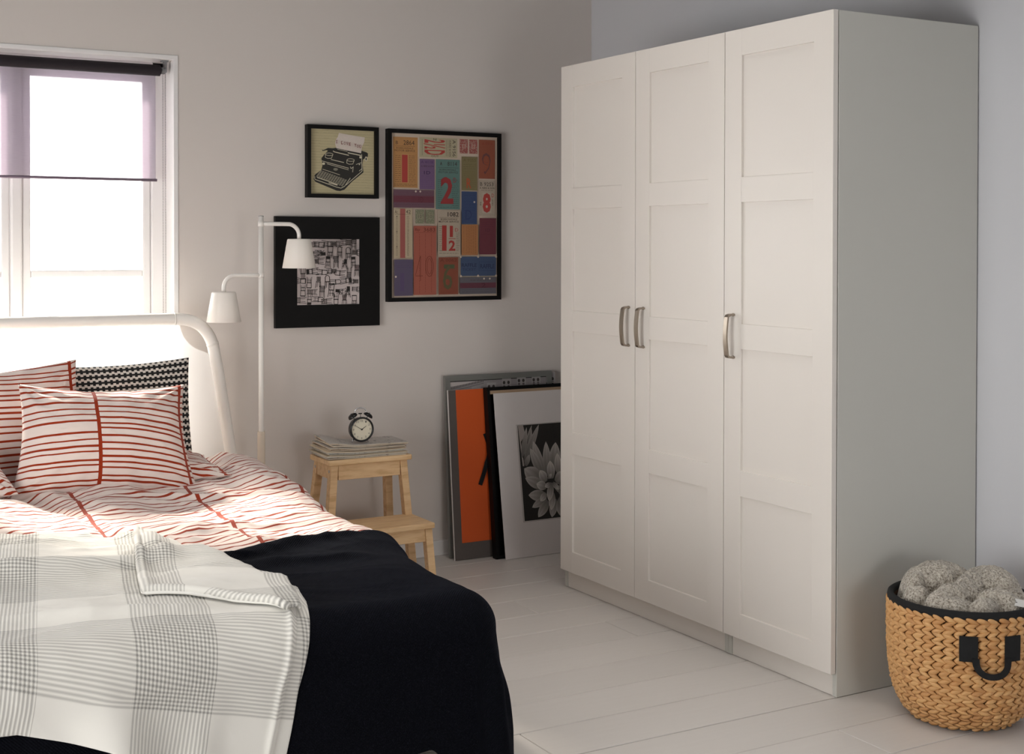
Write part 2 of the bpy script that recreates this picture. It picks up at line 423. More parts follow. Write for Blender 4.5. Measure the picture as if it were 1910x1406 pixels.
# baseboards
bm = NB(); box(bm, (XL, YB - .014, 0), (XR, YB, .062), .003); box(bm, (XL, YB - .018, .0), (XR, YB, .008), .002)
struct(obj('baseboard_back', bm, M['trim']), 'low white baseboard along the wall behind the stool')
bm = NB(); box(bm, (XR - .006, YF, 0), (XR, 0.0, .055), .002); struct(obj('baseboard_right', bm, M['trim']), 'low white baseboard beside the basket')

# ------------------------------------------------------------------ window
YG = YB + .125
win = empty('window_1', ((WX0 + WX1) / 2, YB, WZ0)); struct(win, 'tall white casement window flooded with daylight behind the bed')
def wpart(name, fn, mat, bev=.003):
    bm = NB(); fn(bm)
    bmesh.ops.translate(bm, verts=bm.verts, vec=-Vector(win.location)); return obj(name, bm, mat, win)
def f_(bm):   # reveal lining
    box(bm, (WX1 - .004, YB - .004, WZ0), (WX1 + .014, YG + .05, WZ1 + .014), .002)
    box(bm, (WX0 - .014, YB - .004, WZ0), (WX0 + .004, YG + .05, WZ1 + .014), .002)
    box(bm, (WX0, YB - .004, WZ1 - .004), (WX1, YG + .05, WZ1 + .014), .002)
wpart('window_lining', f_, M['sash'])
wpart('window_sill', lambda bm: box(bm, (WX0 - .03, YB - .05, WZ0 - .03), (WX1 + .03, YG + .05, WZ0), .006), M['sash'])
def f_(bm):
    for a, b in ((WX0, WX0 + .062), (WX1 - .058, WX1)): box(bm, (a, YG - .01, WZ0), (b, YG + .05, WZ1), .006)
    box(bm, (-1.884, YG - .012, WZ0), (-1.842, YG + .05, WZ1), .008)
    box(bm, (WX0, YG - .01, WZ1 - .05), (WX1, YG + .05, WZ1), .006); box(bm, (WX0, YG - .01, WZ0), (WX1, YG + .05, WZ0 + .05), .006)
wpart('window_frame', f_, M['sash'])
for (a, b) in ((WX0 + .064, -1.886), (-1.840, WX1 - .060)):
    s = .030
    def f_(bm):
        z0, z1 = WZ0 + .052, WZ1 - .052
        box(bm, (a, YG, z0), (a + s, YG + .04, z1), .005); box(bm, (b - s, YG, z0), (b, YG + .04, z1), .005)
        box(bm, (a + s, YG, z1 - s), (b - s, YG + .04, z1), .005); box(bm, (a + s, YG, z0), (b - s, YG + .04, z0 + s), .005)
        for zz in (1.212, .74): box(bm, (a + s, YG + .004, zz - .014), (b - s, YG + .036, zz + .014), .005)
    sh = wpart('sash', f_, M['sash'])
    zs = [WZ0 + .052 + s, .74, 1.212, WZ1 - .052 - s]
    for z0, z1 in zip(zs, zs[1:]):
        bm = NB(); box(bm, (a + s - .004, YG + .018, z0), (b - s + .004, YG + .021, z1))
        bmesh.ops.translate(bm, verts=bm.verts, vec=-Vector(win.location)); o = obj('pane', bm, M['glass'], sh)

# roller blind
bl = empty('roller_blind', (-1.86, YB + .035, 1.99)); tag(bl, 'sheer plum roller blind pulled a third down over the window', 'blind')
BX0, BX1, BY = -2.37, -1.352, YB + .035
def bpart(name, bm, mat, smooth=True, parent=bl):
    bmesh.ops.translate(bm, verts=bm.verts, vec=-Vector(bl.location)); return obj(name, bm, mat, parent, smooth)
bm = NB(); tube(bm, [(BX0, BY, 1.992), (BX1 + .002, BY, 1.992)], .0215, 28); tube(bm, [(BX1, BY, 1.992), (BX1 + .006, BY, 1.992)], .015, 20)
roll = bpart('roller_tube', bm, M['blind_roll'], False)
nx, nz = 60, 40
uu, zz = np.meshgrid(np.linspace(0, 1, nx), np.linspace(0, 1, nz), indexing='ij')
P = np.zeros((nx, nz, 3)); P[..., 0] = BX0 + .012 + uu * (BX1 - BX0 - .02); P[..., 2] = 1.992 - zz * (1.992 - 1.574)
P[..., 1] = BY + .0215 + .0012 * np.sin(uu * 9) * zz
P -= np.array(bl.location)
obj('blind_cloth', grid_mesh('blind_cloth', P, np.stack([uu * 1.0, zz * .42], -1)), M['blind'], bl)
bm = NB(); tube(bm, [(BX0 + .008, BY + .0215, 1.572), (BX1 - .004, BY + .0215, 1.572)], .0055, 12, flat=1.0)
bpart('bottom_bar', bm, plain('plum_bar', srgb(120, 104, 120), .4))
bm = NB(); box(bm, (BX1 + .022, BY - .012, 1.985), (BX1 + .027, BY + .03, 2.03), .001); box(bm, (BX1 + .008, BY - .012, 2.026), (BX1 + .034, BY + .012, 2.032), .001)
lathe(bm, [(.006, -.01), (.012, -.008), (.014, 0), (.012, .006), (.006, .01)], 20, Matrix.Translation((BX1 + .016, BY, 1.992)) @ Matrix.Rotation(PI / 2, 4, 'Y'))
bpart('chain_bracket', bm, plain('clear_plastic_bracket', srgb(120, 120, 122), .2))
bm = NB()
for xx, yy in ((BX1 + .012, BY - .008), (BX1 + .026, BY + .006)):
    z = 1.98
    while z > .75:
        bmesh.ops.create_icosphere(bm, subdivisions=1, radius=.0019, matrix=Matrix.Translation((xx, yy, z))); z -= .0062
tag(bpart('bead_chain', bm, plain('bead_chain', srgb(110, 106, 108), .4)), None, kind='stuff')

# ------------------------------------------------------------------ wardrobe
wd = empty('wardrobe', (.31, .75, 0)); tag(wd, 'tall white three-door wardrobe with panelled doors against the right wall', 'wardrobe')
def wpart2(name, bm, mat, parent=wd):
    bmesh.ops.translate(bm, verts=bm.verts, vec=-Vector(wd.location)); return obj(name, bm, mat, parent)
H = 2.008; X0, X1 = .022, .600
for ya, yb in ((0.0, .018), (.482, .500), (.500, .518), (1.482, 1.5)):
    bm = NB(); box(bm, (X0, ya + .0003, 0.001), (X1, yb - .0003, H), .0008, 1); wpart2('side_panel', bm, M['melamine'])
for ya, yb in ((.018, .482), (.518, 1.482)):
    bm = NB(); box(bm, (X0, ya, H - .018), (X1, yb, H - .0002)); wpart2('top_panel', bm, M['melamine'])
    bm = NB(); box(bm, (X0, ya, .062), (X1, yb, .08)); wpart2('bottom_panel', bm, M['melamine'])
    bm = NB(); box(bm, (X0 + .004, ya + .0005, 0.001), (X0 + .018, yb - .0005, .061)); wpart2('plinth', bm, M['foil'])
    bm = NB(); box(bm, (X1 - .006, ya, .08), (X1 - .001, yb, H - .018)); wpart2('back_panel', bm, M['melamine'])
# doors: frame of stiles and rails with four recessed panels
ZR = [(.07, .150), (.526, .608), (.994, 1.074), (1.460, 1.540), (1.925, 2.010)]
for k in range(3):
    ya, yb = .5 * k + .0015, .5 * k + .4985
    bm = NB()
    box(bm, (0, ya, .0705), (.0185, ya + .0835, 2.009), .0012, 2); box(bm, (0, yb - .0835, .0705), (.0185, yb, 2.009), .0012, 2)
    for z0, z1 in ZR: box(bm, (0.0002, ya + .083, max(z0, .0705)), (.0185, yb - .083, min(z1, 2.009)), .0010, 2)
    door = wpart2('door', bm, M['foil'])
    tag(door, ['right-hand panelled door next to the basket', 'middle panelled door', 'far panelled door next to the leaning pictures'][k])
    for (a0, a1), (b0, b1) in zip(ZR, ZR[1:]):
        bm = NB(); box(bm, (.0082, ya + .082, a1 - .0008), (.0180, yb - .082, b0 + .0008)); wpart2('panel', bm, M['foil'], door)
    hy = [.452, .947, 1.038][k]
    bm = NB()
    n = 14; za, zb = .962, 1.106
    # gently bowed flat bar with returns to the door
    def sec(x, z, dx, dz, w=.0085, th=.0032):
        d = Vector((dx, 0, dz)).normalized(); nn = Vector((-d.z, 0, d.x))
        return [Vector((x, hy, z)) + nn * a * th + Vector((0, b * w, 0)) for a, b in ((1, 1), (-1, 1), (-1, -1), (1, -1))]
    pts = [(.001, za + .004), (-.016, za + .004), (-.024, za + .0065)]
    for i in range(n + 1):
        s = i / n; pts.append((-.0275 - .0055 * math.sin(PI * s), za + .012 + (zb - za - .024) * s))
    pts += [(-.024, zb - .0065), (-.016, zb - .004), (.001, zb - .004)]
    rings = []
    for i, (x, z) in enumerate(pts):
        a = pts[max(i - 1, 0)]; b = pts[min(i + 1, len(pts) - 1)]
        rings.append([bm.verts.new(p) for p in sec(x, z, b[0] - a[0], b[1] - a[1])])
    for a, b in zip(rings, rings[1:]):
        for j in range(4): bm.faces.new((a[j], a[(j + 1) % 4], b[(j + 1) % 4], b[j]))
    bm.faces.new(rings[0][::-1]); bm.faces.new(rings[-1]); bmesh.ops.recalc_face_normals(bm, faces=bm.faces)
    for z in (za + .004, zb - .004): lathe(bm, [(.0, 0), (.0055, 0), (.0055, .004), (0, .004)], 14, Matrix.Translation((-.0035, hy, z)) @ Matrix.Rotation(PI / 2, 4, 'Y'))
    tag(wpart2('handle', bm, M['nickel'], door), 'brushed metal bow handle')

# ------------------------------------------------------------------ bed
XE, YE, ZT = -1.165, .0, .49
bed = empty('bed', (-1.95, 1.0, 0)); tag(bed, 'white metal framed double bed with curved tube headboard and sheer panel', 'bed')
def bedpart(name, bm, mat, smooth=False, parent=bed):
    if isinstance(bm, bmesh.types.BMesh): bmesh.ops.translate(bm, verts=bm.verts, vec=-Vector(bed.location))
    return obj(name, bm, mat, parent, smooth)
bm = NB(); box(bm, (-2.73, .10, .25), (-1.24, 2.0, .405), .04, 4); bedpart('mattress', bm, plain('mattress_ticking', srgb(222, 218, 212), .9))
bm = NB()
box(bm, (-2.73, .06, .20), (-2.70, 2.03, .25), .004); box(bm, (-1.23, .06, .20), (-1.20, 2.03, .25), .004)
box(bm, (-2.70, .06, .20), (-1.23, .09, .25), .004); box(bm, (-2.70, 2.0, .20), (-1.23, 2.03, .25), .004)
bedpart('side_rail', bm, M['white_metal'])
for x in (-2.69, -1.29):
    bm = NB(); tube(bm, [(x, .45, 0), (x, .45, .22)], .018, 16); bedpart('leg', bm, M['white_metal'])
YH = 2.06
def head_path(off=0.):
    pts = []
    xr, xl, zt = -1.345, -2.60, 1.046
    # right post foot -> up, curve, over, mirrored
    right = [(-1.065, 0.0), (-1.105, .35), (-1.128, .50), (-1.150, .64), (-1.182, .84)]
    # bend
    P0, P1, P2 = Vector((-1.197, .925)), Vector((-1.222, 1.046)), Vector((-1.345, 1.046))
    for i in range(1, 13):
        s = i / 12; p = P0 * (1 - s) ** 2 + P1 * 2 * s * (1 - s) + P2 * s * s; right.append((p.x, p.y))
    cx = -1.955
    left = [(2 * cx - x, z) for x, z in reversed(right)]
    mid = [(-1.345 + (left[0][0] + 1.345) * s / 8, 1.046) for s in range(1, 8)]
    return [(x, YH, z) for x, z in right + mid + left]
hp = head_path()
bm = NB(); tube(bm, hp, .0225, 24); hb = bedpart('headboard_tube', bm, M['white_metal'], True)
for i in (5, 16):
    bm = NB(); tube(bm, [Vector(hp[i]), Vector(hp[i]) + (Vector(hp[i + 1]) - Vector(hp[i])).normalized() * .006], .0236, 24)
    bedpart('tube_joint', bm, M['white_metal'], True, hb)
# sheer panel with scooped upper corners, laced in the tube frame
cx = -1.955
zc = np.linspace(.30, 1.030, 60)
def tube_x(z):
    R = [(h[0], h[2]) for h in hp[:18]]
    zs = [r[1] for r in R]; xs = [r[0] for r in R]
    return np.interp(z, zs, xs)
na = 90
P = np.zeros((na, 60, 3)); UVs = np.zeros((na, 60, 2))
for j, z in enumerate(zc):
    e = tube_x(z) - cx - .018
    # scoop: circle centred up-right of the corner
    qx, qz, qr = -1.205, 1.040, .125
    if z > .955 and abs(z - qz) < qr:
        e = min(e, qx - math.sqrt(max(qr ** 2 - (z - qz) ** 2, 0)) - cx)
    if .915 < z <= .955: e = min(e, qx - math.sqrt(max(qr ** 2 - (z - qz) ** 2, 0)) - cx + 0.0) if qz - z < qr else e
    for i in range(na):
        s = -1 + 2 * i / (na - 1); P[i, j] = (cx + e * s, YH + .004 * math.sin(s * 7) * math.sin(z * 5), z); UVs[i, j] = (cx + e * s, z)
P -= np.array(bed.location)
obj('headboard_panel', grid_mesh('headboard_panel', P, UVs), M['mesh_panel'], bed)['label'] = 'sheer white fabric panel'

# cloth drape over the foot and right edges of the bed
def drape(a, b, zt, r=.10, flare=.05, corner=.22, off=0., xe=XE, ye=YE, left=None):
    da = np.maximum(0, a - xe); db = np.maximum(0, ye - b); d = np.hypot(da, db); th = np.arctan2(db, da)
    cc = np.where(d > 1e-9, np.sin(2 * th), 0)
    q = r * PI / 2; fl = flare + corner * cc ** 1.5
    rho = np.where(d < q, r * np.sin(np.minimum(d, q) / r), r + fl * (d - q)); dz = np.where(d < q, r * (1 - np.cos(np.minimum(d, q) / r)), r + np.sqrt(np.maximum(1 - fl ** 2, 0)) * (d - q))
    # outward normal
    ang = np.minimum(d, q) / r
    nx_ = np.sin(ang) * np.cos(th); ny_ = -np.sin(ang) * np.sin(th); nz_ = np.cos(ang)
    X = np.minimum(a, xe) + rho * np.cos(th) * (d > 1e-9); Y = np.maximum(b, ye) - rho * np.sin(th) * (d > 1e-9)
    Z = zt - dz
    return X, Y, Z, nx_, ny_, nz_, d, th

def duvet_h(x, y):
    h = .022 * pnoise(x * 3.1, y * 2.7, 3) + .008 * pnoise(x * 7, y * 6, 5)
    u = x * .8 + y * .6; w = -x * .6 + y * .8
    m = sstep(-.2, .5, pnoise(x * 2.2, y * 2.2, 9))
    h += .020 * (ridged(u * 2.4 + .6 * pnoise(x * 2, y * 2, 4), w * 1.0, 11, 2, 1.5) - .5) * (.4 + .6 * m)
    h += .018 * (ridged(x * 1.6 - y * .9, y * 4.2 + x * 1.5 + .4 * pnoise(x * 3, y * 3, 2), 31, 2, 1.4) - .5) * sstep(.55, .9, y)
    h += .010 * (ridged(u * 6, w * 2.2 + .4 * pnoise(x * 4, y * 4, 6), 21, 2, 1.3) - .5)
    h += .003 * pnoise(x * 18 + y * 6, y * 14, 12)
    return h
def xe_(b): return -1.165 - .045 * (1 - sstep(.15, .95, b))
def zduv(x, y):
    return .455 + .060 * sstep(.85, 1.65, y) + .022 * sstep(.35, .75, y)
def pos(x, e=.004): return .5 * (x + np.sqrt(x * x + e * e))
RB = .085
def layer(A, B, H, flare=.045, corner=.10, foot=True):
    """surface at normal distance H above the shared bed form"""
    X, Y, Z, n1, n2, n3, d, th = drape(A, B, zduv(A, B), r=RB, flare=flare, corner=corner, xe=xe_(B), ye=.03 if foot else -5)
    return np.stack([X + n1 * H, Y + n2 * H, Z + n3 * H], -1), d, th
def H_duvet(A, B):
    h = duvet_h(A, B)
    h = h + .045 * np.exp(-((A + 2.12) ** 2 / .032 + (B - 1.28) ** 2 / .10))                       # billow at the left
    h = h - .016 * np.exp(-((A + 1.90 + .32 * (B - 1.25)) ** 2 / .0012)) * sstep(.85, 1.0, B) * (1 - sstep(1.5, 1.65, B))
    h = h + .022 * np.exp(-((A + 1.20) ** 2 / .006 + (B - 1.72) ** 2 / .035)) - .02 * np.exp(-((A + 1.30) ** 2 / .003 + (B - 1.86) ** 2 / .01))
    h = h - .02 * np.exp(-((A + 1.7) ** 2 / .08 + (B - 1.68) ** 2 / .012))
    h = h * (.22 + .78 * sstep(.35, .80, B))
    dr = np.maximum(0, A - xe_(B))
    return h * (1 - .5 * sstep(.1, .25, dr)) + pos(.012 * np.sin(B * 26 + 2 * pnoise(B * 3, A, 8))) * sstep(.08, .25, dr)
na, nb = 330, 300
A, B = np.meshgrid(np.linspace(-2.72, -.87, na), np.linspace(.34, 1.985, nb), indexing='ij')
P, d, th = layer(A, B, H_duvet(A, B), foot=False)
P[..., 2] -= (1 - sstep(1.985, 1.93, B)) * .03
duv = obj('duvet', grid_mesh('duvet', P, np.stack([A, B], -1)), M['duvet']); so = duv.modifiers.new('thick', 'SOLIDIFY'); so.thickness = .012; so.offset = -1
tag(duv, 'rumpled pale duvet with thin orange lines spread over the bed', 'duvet')

# black throw
na, nb = 300, 260
pa, pb = np.meshgrid(np.linspace(0, 1, na), np.linspace(0, 1, nb), indexing='ij')
A = -2.74 + pa * (2.74 + XE + .38)
top = .655 + .02 * np.sin(A * 5 + 1) + .035 * sstep(-1.75, -2.2, A)
hem = -(.352 + .115 * sstep(.03, .13, np.abs(A + 1.37)) + .012 * np.sin(A * 7))
B = top + (hem - top) * pb
def H_black(A, B):
    d_ = np.hypot(np.maximum(0, A - xe_(B)), np.maximum(0, .03 - B)); th_ = np.arctan2(np.maximum(0, .03 - B), np.maximum(0, A - xe_(B)))
    h = .008 * (ridged(A * 1.4 + .3, B * 6 + .8 * pnoise(A * 2, B * 2, 3), 41, 2, 2) - .35) * sstep(-.02, .1, B) + .003 * pnoise(A * 5, B * 9, 2)
    h = h + .020 * np.exp(-((B - .60 - .05 * np.sin(A * 4)) ** 2 / .0012)) + .014 * np.exp(-((B - .47 + .12 * (A + 1.3)) ** 2 / .0010))
    h = h * (1 - .9 * sstep(-.10, .0, A - xe_(B)))
    fold = sstep(.08, .30, d_)
    h = h + fold * (.014 * np.sin(A * 11 + 1.2 * pnoise(A * 3, B * 2, 8)) * (B < .03) * (A < xe_(B)) + .012 * np.sin(B * 17 + 1) * (A >= xe_(B)) * (B >= .03))
    h = h + np.where((A >= xe_(B)) & (B < .03), fold * .022 * np.cos(th_ * 6 - .4), 0) * np.abs(np.sin(2 * th_)) ** .5
    return H_duvet(A, B) + .010 + pos(h, .006)
P, d, th = layer(A, B, H_black(A, B)); cw = (A >= xe_(B)) & (B < .03)
low = np.minimum(P[..., 2] - .006, 0); P[..., 2] -= low
out = -low; P[..., 0] += out * .5 * np.cos(th) * cw; P[..., 1] -= out * .5 * np.sin(th) * cw
endt = 1 - sstep(0, .03, pb); P[..., 2] -= endt * .010
o = obj('black_throw', grid_mesh('black_throw', P, np.stack([A, B], -1)), M['black_throw']); so = o.modifiers.new('thick', 'SOLIDIFY'); so.thickness = .006; so.offset = 1
tag(o, 'black waffle-weave throw draped over the foot of the bed', 'throw')

# white throw on top of it
def xr_edge(b):
    """right edge of the folded throw by flat distance b"""
    return np.interp(b, [-.42, -.30, -.15, -.02, .10, .25, .45, .70, .88], [-1.775, -1.735, -1.70, -1.655, -1.615, -1.585, -1.64, -1.735, -1.80])
def white_h(A, B, d):
    h = .007 * pnoise(A * 4, B * 5, 14) + .010 * (ridged(A * 2 + B * 1.2, B * 3.2 - A, 51, 2, 1.6) - .45) * sstep(-.1, .2, B)
    fold = sstep(.08, .30, d)
    h += fold * (.034 * np.exp(-((A + 2.11 + .25 * B) ** 2 / .0040)) - .022 * np.exp(-((A + 2.21) ** 2 / .004)) - .020 * np.exp(-((A + 2.02 + .1 * B) ** 2 / .003)) + .016 * np.sin(A * 9 + 1.5) + .016 * np.exp(-((A + 1.86 - .25 * (B + .1)) ** 2 / .002)))
    h += .018 * np.exp(-((B - .14 + .35 * (A + 2.0)) ** 2 / .0016)) * sstep(-2.35, -2.15, A) * sstep(-1.75, -1.9, A)
    h += .014 * np.exp(-((B - .50 + .25 * (A + 2.0)) ** 2 / .0020)) * sstep(-2.5, -2.2, A) * sstep(-1.85, -2.0, A)
    h += .022 * np.exp(-((A + 1.80) ** 2 / .0010)) * sstep(.35, .7, B)
    return h
def H_white(A, B):
    d_ = np.maximum(0, .03 - B)
    return H_black(A, B) + .012 + pos(white_h(A, B, d_) + .004, .008)
def white(name, shift, top0, hemf, offh, parent=None, ru=0.0, na=300, nb=300, edge_only=False):
    pa, pb = np.meshgrid(np.linspace(0, 1, na), np.linspace(0, 1, nb), indexing='ij')
    B0 = .90 + (-.36 - .90) * pb
    Aend = xr_edge(B0) + shift
    A0 = (Aend - .16) if edge_only else -2.72
    A = A0 + (Aend - A0) * pa
    tt = top0(A); hh = hemf(A); B = tt + (hh - tt) * pb
    Aend = xr_edge(B) + shift; A = ((Aend - .16) if edge_only else -2.72) + (Aend - ((Aend - .16) if edge_only else -2.72)) * pa
    de = Aend - A
    edge = sstep(0, .02, de) * sstep(0, .02, tt - B)
    H = H_white(A, B) if not edge_only else H_black(A, B) + .006
    H = H + .009 * np.exp(-((de - .012) / .010) ** 2) * (0 if edge_only else 1)
    Hb = H_black(A, B) + .003
    P, d, th = layer(A, B, Hb + (H - Hb) * (.25 + .75 * edge))
    o = obj(name, grid_mesh(name, P, np.stack([A, B], -1)), M['white_throw'], parent); so = o.modifiers.new('thick', 'SOLIDIFY'); so.thickness = .007; so.offset = 1
    return o, P
topf = lambda A: np.interp(A, [-2.72, -2.30, -2.13, -1.95, -1.80, -1.5], [1.08, 1.06, 1.03, .95, .90, .80])
hemw = lambda A: np.interp(A, [-2.72, -2.30, -2.13, -1.97, -1.85, -1.70, -1.5], [-.12, -.145, -.20, -.26, -.305, -.345, -.36])
wt, Pw = white('white_throw', 0.0, topf, hemw, .016)
tag(wt, 'white openwork plaid throw folded over the left of the bed foot', 'throw')
u2, _ = white('folded_layer', .032, lambda A: topf(A) - .04, lambda A: hemw(A) - .01, .002, wt, edge_only=True, na=40)
# corner folded back over the top face, ending in a bound lip
ss, tt2 = np.meshgrid(np.linspace(0, 1, 90), np.linspace(0, 1, 40), indexing='ij')
bo = .86 - .86 * ss; ao = xr_edge(bo) + .004
bi = np.interp(ss, [0, .25, .55, .75, 1], [.845, .56, .27, .17, .0]); ai = np.interp(ss, [0, .25, .55, .75, 1], [-1.80, -1.87, -1.93, -1.80, -1.67])
A = ai + (ao - ai) * tt2; B = bi + (bo - bi) * tt2
h = H_white(A, B) + .012 + .007 * np.exp(-((tt2 - .05) / .05) ** 2) - .006 * np.exp(-(tt2 / .015) ** 2) - .007 * np.exp(-((1 - tt2) / .04) ** 2) + .003 * pos(pnoise(A * 5, B * 6, 19))
P, d, th = layer(A, B, h)
o = obj('folded_corner', grid_mesh('folded_corner', P, np.stack([A * 1.0 + .1, B + .3], -1)), M['white_throw'], wt); so = o.modifiers.new('thick', 'SOLIDIFY'); so.thickness = .007; so.offset = 1
bm = NB(); tube(bm, [tuple(P[i, 0] + np.array((0, -.002, .001))) for i in range(22, 90, 2)], .0052, 12); obj('bound_edge', bm, M['binding'], wt, True)

# ------------------------------------------------------------------ pillows
def pillow(name, w, h, T, loc, rot, mat, label, cat, group, seed, pinch=.07, res=90, sag=0., uvo=(0, 0), wr=1.0, taper=0.):
    n = res
    U, V = np.meshgrid(np.linspace(-1, 1, n), np.linspace(-1, 1, n), indexing='ij')
    prof = np.clip(1 - np.abs(U) ** 2.3, 0, 1) ** .6 * np.clip(1 - np.abs(V) ** 2.2, 0, 1) ** .6
    x = w / 2 * U * (1 - pinch * (1 - V ** 2) * np.abs(U) ** 2) ; z = h / 2 * V * (1 - pinch * (1 - U ** 2) * np.abs(V) ** 2)
    x = x * (1 - taper * V)
    z = z - sag * (1 - U ** 2) * sstep(0, 1, V)
    rr = np.sqrt((np.abs(U) - 1) ** 2 + (np.abs(V) - 1) ** 2); ang = np.arctan2(1 - np.abs(V), 1 - np.abs(U))
    wrk = .010 * wr * np.sin(ang * 14 + seed) * np.exp(-rr * 2.5) * (1 - np.exp(-rr * 6)) + .006 * wr * pnoise(U * 2.2, V * 2.2, seed) + .004 * wr * (ridged(U * 2 + V, V * 4, seed + 3, 2, 2) - .5)
    wrk += .008 * wr * np.sin(U * 23 + seed) * np.exp(-(1 - np.abs(V)) * 5) * (1 - U ** 2)
    m = np.clip(prof * 3, 0, 1)
    yf = -(T / 2 * prof + wrk * m); yb = (T / 2 * prof + wrk[::-1] * m)
    Pf = np.stack([x, yf, z], -1); Pb = np.stack([x[::-1], yb[::-1], z[::-1]], -1)
    UV = np.stack([U * w / 2 + uvo[0], V * h / 2 + uvo[1]], -1)
    me1 = grid_mesh(name, Pf, UV); me2 = grid_mesh(name, Pb, UV)
    bm = NB(); bm.from_mesh(me1); bm.from_mesh(me2); bmesh.ops.remove_doubles(bm, verts=bm.verts, dist=1e-5)
    bmesh.ops.recalc_face_normals(bm, faces=bm.faces)
    bpy.data.meshes.remove(me1); bpy.data.meshes.remove(me2)
    o = obj(name, bm, mat, None, True, loc); o.rotation_euler = rot
    return tag(o, label, cat, group)
R_ = math.radians
pillow('pillow', .575, .395, .20, (-1.712, 1.59, .676), (R_(-25), R_(2.8), R_(-3)), M['pillow'], 'orange-lined pillow in front, propped upright against the others', 'pillow', 'orange-lined pillows', 3, pinch=.09, sag=.012, uvo=(.035, .0), taper=.06)
pillow('pillow', .66, .50, .17, (-2.045, 1.815, .660), (R_(-16), R_(-4), R_(4)), M['pillow'], 'orange-lined pillow at the left edge, standing behind the front one', 'pillow', 'orange-lined pillows', 11, uvo=(.0, .11))
pillow('cushion', .53, .49, .13, (-1.585, 1.925, .660), (R_(-9), R_(-1.5), R_(-2)), M['weave'], 'black and white woven square cushion against the headboard', 'cushion', None, 5, pinch=.05, wr=.5)
pillow('pillow', .60, .40, .11, (-1.595, 1.72, .548), (R_(-88), 0, R_(-3)), M['pillow'], 'orange-lined pillow lying flat beneath the front pillow', 'pillow', 'orange-lined pillows', 8, uvo=(.02, .21))
pillow('pillow', .62, .38, .20, (-2.325, 1.62, .60), (R_(-70), R_(-2), R_(4)), M['pillow'], 'orange-lined pillow lying flat at the left edge under the standing one', 'pillow', 'orange-lined pillows', 17, uvo=(.3, .3))

# ------------------------------------------------------------------ floor lamp
lamp = empty('floor_lamp', (-1.032, 2.0, 0)); tag(lamp, 'white two-armed floor lamp with cone shades beside the bed', 'lamp')
def lp(name, bm, mat=M['white_metal'], smooth=True, parent=lamp):
    bmesh.ops.translate(bm, verts=bm.verts, vec=-Vector(lamp.location)); o = obj(name, bm, mat, parent, False)
    if smooth:
        for p in o.data.polygons: p.use_smooth = len(p.vertices) == 4
    return o
LX, LY = -1.032, 2.0
bm = NB(); lathe(bm, [(0, 0), (.125, 0), (.128, .004), (.126, .014), (.118, .018), (.03, .022), (.016, .03), (0, .03)], 56, Matrix.Translation((LX, LY, 0))); lp('base', bm)
bm = NB(); tube(bm, [(LX, LY, .02), (LX, LY, 1.430)], .0098, 24); lp('pole', bm)
bm = NB(); tube(bm, [(LX, LY, .02), (LX, LY, .603), (LX, LY, .606), (LX, LY, .612)], [.0145, .0145, .0145, .0138], 24); lp('sleeve', bm, plain('sleeve_plastic', srgb(228, 214, 196), .5))
bm = NB(); tube(bm, [(LX, LY, 1.430), (LX, LY, 1.4335)], .0103, 24); lp('pole_cap', bm, M['chrome'])
def lamp_arm(side, z, xs, zs, r):
    pts = [(LX + side * .004, LY, z)]
    xc = xs - side * r
    pts += [(LX + (xc - LX) * s, LY, z) for s in (.3, .6, .9)]
    for i in range(1, 13):
        a = PI / 2 * i / 12; pts.append((xc + side * r * math.sin(a), LY, z - r * (1 - math.cos(a))))
    pts.append((xs, LY, zs - .004))
    bm = NB(); tube(bm, pts, .0078, 20); arm = lp('arm', bm)
    bm = NB(); tube(bm, [(LX, LY, z - .010), (LX, LY, z + .010)], .0112, 24); lp('arm_collar', bm, parent=arm)
    h = .113
    T = Matrix.Translation((xs, LY, zs - h))
    bm = NB(); lathe(bm, [(.0635, .0), (.0645, .0008), (.0455, h - .004), (.0425, h), (.006, h + .0005), (.006, h - .0015), (.042, h - .0018), (.044, h - .006), (.0625, .001), (.0635, 0)], 64, T)
    sh = lp('lamp_shade', bm, M['shade'])
    bm = NB(); lathe(bm, [(0, h - .05), (.016, h - .05), (.018, h - .003), (0, h - .003)], 24, T); lp('socket', bm, parent=sh)
    bm = NB(); lathe(bm, [(0, h - .092), (.012, h - .090), (.019, h - .078), (.019, h - .066), (.012, h - .052), (.011, h - .048)], 24, T); lp('bulb', bm, M['bulb'], parent=sh)
t = NT('lamp_shade_white'); t.set(srgb(238, 232, 224), .45); t.b.inputs['Subsurface Weight'].default_value = 0.0; M['shade'] = t.m
t = NT('frosted_bulb'); t.set(srgb(240, 238, 232), .3); M['bulb'] = t.m
lamp_arm(1, 1.403, -.879, 1.346, .045)
lamp_arm(-1, 1.208, -1.178, 1.146, .045)

